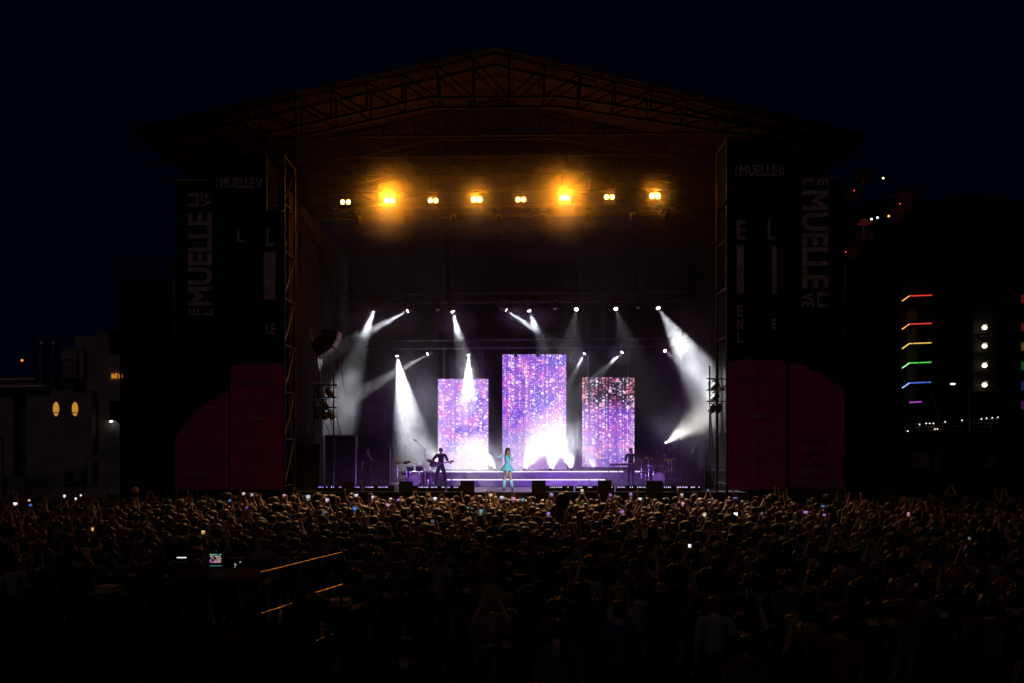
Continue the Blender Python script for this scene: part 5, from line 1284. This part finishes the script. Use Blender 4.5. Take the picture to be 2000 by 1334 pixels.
for k, (c, py, pe) in enumerate(cols):
    bl2 = bx_px(1994, 2060, py + 2, py + 5, 100, 1.15, 'balcony', dk, t2)
    MB().bx(PX(1994, 100), PX(2060, 100), 99.9, 99.97, PZ(py + 14, 100), PZ(py - 2, 100)).build('reflection_panel', emat('panel_%d' % k, c, .06), bl2)  # balcony reflections imitated by dim glowing panels on an added tower
lt_ = thing('stair_tower', 'dark stair tower with four stacked bright white lamps', 'building', (PX(1925, 92), 92, 0))
MB().bx(PX(1905, 92), PX(1950, 92), 92.5, 98, 0, PZ(600, 92)).build('wall', dk, lt_)
for k, py in enumerate((640, 676, 714, 752)):
    lf = bx_px(1912, 1950, py + 12, py + 15, 91.4, 1.09, 'landing', dk, lt_)
    MB().ell(P(1923, py, 91.9), (.24, .2, .2), 12, 8).build('lamp', emat('stair_lamp', (1., .86, .55), 3), lt_)
    for j in range(3): MB().box(P(1927 - j * 3, py - 6 + j * .6, 91.9), (.14, .1, .04), Matrix.Rotation(.5, 3, 'Y')).build('louvre', emat('louvre_painted_light', (1., .85, .6), .5), lt_)  # lamplight on the louvres painted as emission
    l = bpy.data.lights.new('stair_light', 'POINT'); l.energy = 1.5; l.color = (1., .8, .5); l.shadow_soft_size = .2
    lo = bpy.data.objects.new('stair_light', l); COL.objects.link(lo); lo.parent = lt_; lo.location = P(1923, py, 91.2) - Vector(lt_.location)
sl_ = thing('street_lamp', 'slim street lamp with a small white head near the balcony tower', 'street lamp', (PX(1893, 80), 80, 0))
MB().tube((PX(1893, 80), 80, 0), P(1893, 748, 80), .07, 8, .045).build('pole', M_steel(), sl_)
MB().tube(P(1893, 749, 80), P(1866, 749, 80), .035, 6).build('arm', M_steel(), sl_)
MB().ell(P(1861, 750, 80), (.22, .12, .07), 12, 6).build('lamp', emat('street_bulb', (.9, 1., .8), 3.0), sl_)
hl = MB()
nx_, ny_ = 30, 10; vs = []
for j in range(ny_ + 1):
    for i in range(nx_ + 1):
        x = 24 + i * 3.6; y = 118 + j * 8; h = 11 + j * 4.2 + 3.5 * mnoise.noise(Vector((x * .07, y * .05, 2.))) - max(0, (42 - x)) * .0
        vs.append((x, y, h if j else 0))
hill = hl.add(vs, [(j * (nx_ + 1) + i, j * (nx_ + 1) + i + 1, (j + 1) * (nx_ + 1) + i + 1, (j + 1) * (nx_ + 1) + i) for j in range(ny_) for i in range(nx_)], True).build('hill', mat('hill_scrub', (.02, .02, .014), .95, var=.4, scale=.3, bump=.6), None, 'structure')
# low terraces with railings and small lamps
tr = thing('terrace', 'dark raised terrace with railings and tiny lamps at the right', 'terrace', (PX(1880, 78), 78, 0))
MB().bx(PX(1764, 78), PX(2080, 78), 78, 79, 0, PZ(848, 78)).build('wall', dk, tr)
for py in (826, 833, 840): MB().tube(P(1765, py + 2, 77.9), P(1880, py, 77.9), .025, 5).build('rail', M_steel(), tr); MB().tube(P(1900, py - 6, 77.9), P(2070, py - 10, 77.9), .025, 5).build('rail', M_steel(), tr)
for px in range(1768, 2070, 14): MB().tube(P(px, 846, 77.9), P(px, 824, 77.9), .02, 5).build('baluster', M_steel(), tr)
tb_ = emat('tiny_warm_bulb', (1., .9, .7), 1.6)
for px, py in ((1796, 829), (1809, 827), (1816, 827), (1823, 827), (1826, 838), (1831, 838), (1846, 824), (1879, 821), (1917, 818), (1927, 817), (1938, 816), (1949, 815), (1773, 842)):
    MB().ell(P(px, py, 77.7), (.055, .055, .05), 8, 6).build('bulb', tb_, tr)
for k, (px0, px1, py0, py1) in enumerate(((1783, 1815, 884, 918), (1822, 1836, 884, 920), (1926, 1945, 890, 914))):
    b_ = bx_px(px0, px1, py0, py1, 77.94, .04, 'door', mat('shutter_brown', (.16, .115, .085), .7, var=.3, stretch=(1, 1, 12)), tr)
# hillside terrace with red-lit shrubs
r7 = random.Random(17); leafm = mat('leaf_dark', (.05, .055, .025), .7, var=.4)
def shrub(label, px, py, D, R, nleaf):
    c = P(px, py, D); t = thing('shrub', label, 'shrub', (c.x, c.y, c.z - R), 'shrubs on the dark hillside'); mb = MB()
    for i in range(nleaf):
        u = Vector((r7.gauss(0, 1), r7.gauss(0, 1), r7.gauss(0, 1))).normalized() * R * r7.uniform(.5, 1.05); u.z *= .8
        q = c + u; a = Vector((r7.uniform(-1, 1), r7.uniform(-1, 1), r7.uniform(-1, 1))).normalized() * R * .16; b = a.cross(u).normalized() * R * .08
        mb.add([q - a, q + b, q + a, q - b], [(0, 1, 2, 3)])
    mb.build('foliage', leafm, t, 'stuff'); MB().tube(c - Vector((0, 0, R)), c, .12, 6, .05).build('stem', mat('bark', (.06, .04, .03), .9), t)
HB = 116
for k, (px, py, R) in enumerate(((1662, 490, 1.3), (1688, 462, 1.0), (1770, 385, 1.5), (1756, 410, 1.5), (1745, 420, 1.1), (1665, 380, 1.1), (1682, 345, 1.2))):
    shrub(('low shrub lit deep red beside the right tower', 'second red-lit shrub up the slope from the tower', 'highest shrub on the slope catching red light', 'red shrub right of the tiny lamps', 'small red shrub just above the tiny lamps', 'dark red shrub behind the banner edge', 'topmost faint red shrub near the banner')[k], px, py, HB, R, 260)
def hill_lamp(label, px, py, col, e, D=HB - 2):
    t = thing('hill_lamp', label, 'lamp', tuple(P(px, py, D))); MB().ell(P(px, py, D), ((.06,) * 3 if e > 20 else (.13, .13, .12)), 8, 6).build('bulb', emat('hillbulb%d' % px, col, 3), t); MB().tube(P(px, py, D), P(px, py + 8, D), .03, 5).build('post', M_black(), t)
    if e:
        l = bpy.data.lights.new('hill_light', 'POINT'); l.energy = e; l.color = col; l.shadow_soft_size = .3; lo = bpy.data.objects.new('hill_light', l); COL.objects.link(lo); lo.parent = t; lo.location = (1.2, -3.0, -1.0)
hill_lamp('red lamp low on the hillside beside the right tower', 1652, 492, (1., .05, .08), 60)
hill_lamp('red lamp up the slope among the shrubs', 1758, 398, (1., .06, .05), 70)
hill_lamp('dim red lamp by the banner edge', 1668, 372, (1., .05, .08), 40)
hill_lamp('white lamp pair, left one, on the slope', 1702, 428, (.8, .9, 1.), 5); hill_lamp('white lamp pair, right one, on the slope', 1714, 425, (.8, .9, 1.), 0)
hill_lamp('orange lamp at the foot of the red shrubs', 1736, 422, (1., .35, .05), 0); hill_lamp('bright yellow lamp high on the slope', 1725, 348, (1., .85, .3), 0)
for k, (px, py, R) in enumerate(((1687, 433, .9),)):
    pa = thing('parasol', ('pale parasol beside the tiny white lamps on the slope', 'faint grey parasol high on the dark slope', 'faint parasol below the high grey one', 'faint parasol at the right edge of the slope')[k], 'parasol', tuple(P(px, py + 10, HB - 4)))
    MB().lathe(P(px, py + 4, HB - 4), (0, 0, 1), [(0, R), (.05, R), (.55, .1), (.6, .03)], 12).build('canopy', mat('parasol_canvas', (.42, .36, .34), .8), pa); MB().tube(P(px, py + 4, HB - 4), P(px, py + 36, HB - 4), .04, 6).build('pole', M_steel(), pa)

# follow spot from the mixing position outside the frame, lighting the singer
l = bpy.data.lights.new('follow_spot', 'SPOT'); l.energy = 46000; l.spot_size = math.radians(3.0); l.spot_blend = .6; l.color = (.92, .97, 1.); l.shadow_soft_size = .15
lo = bpy.data.objects.new('follow_spot', l); COL.objects.link(lo); lo.location = (11.0, 10.0, 9.5); lo.rotation_euler = rot_to(P(991, 915, 40.5) - Vector(lo.location)).to_euler()
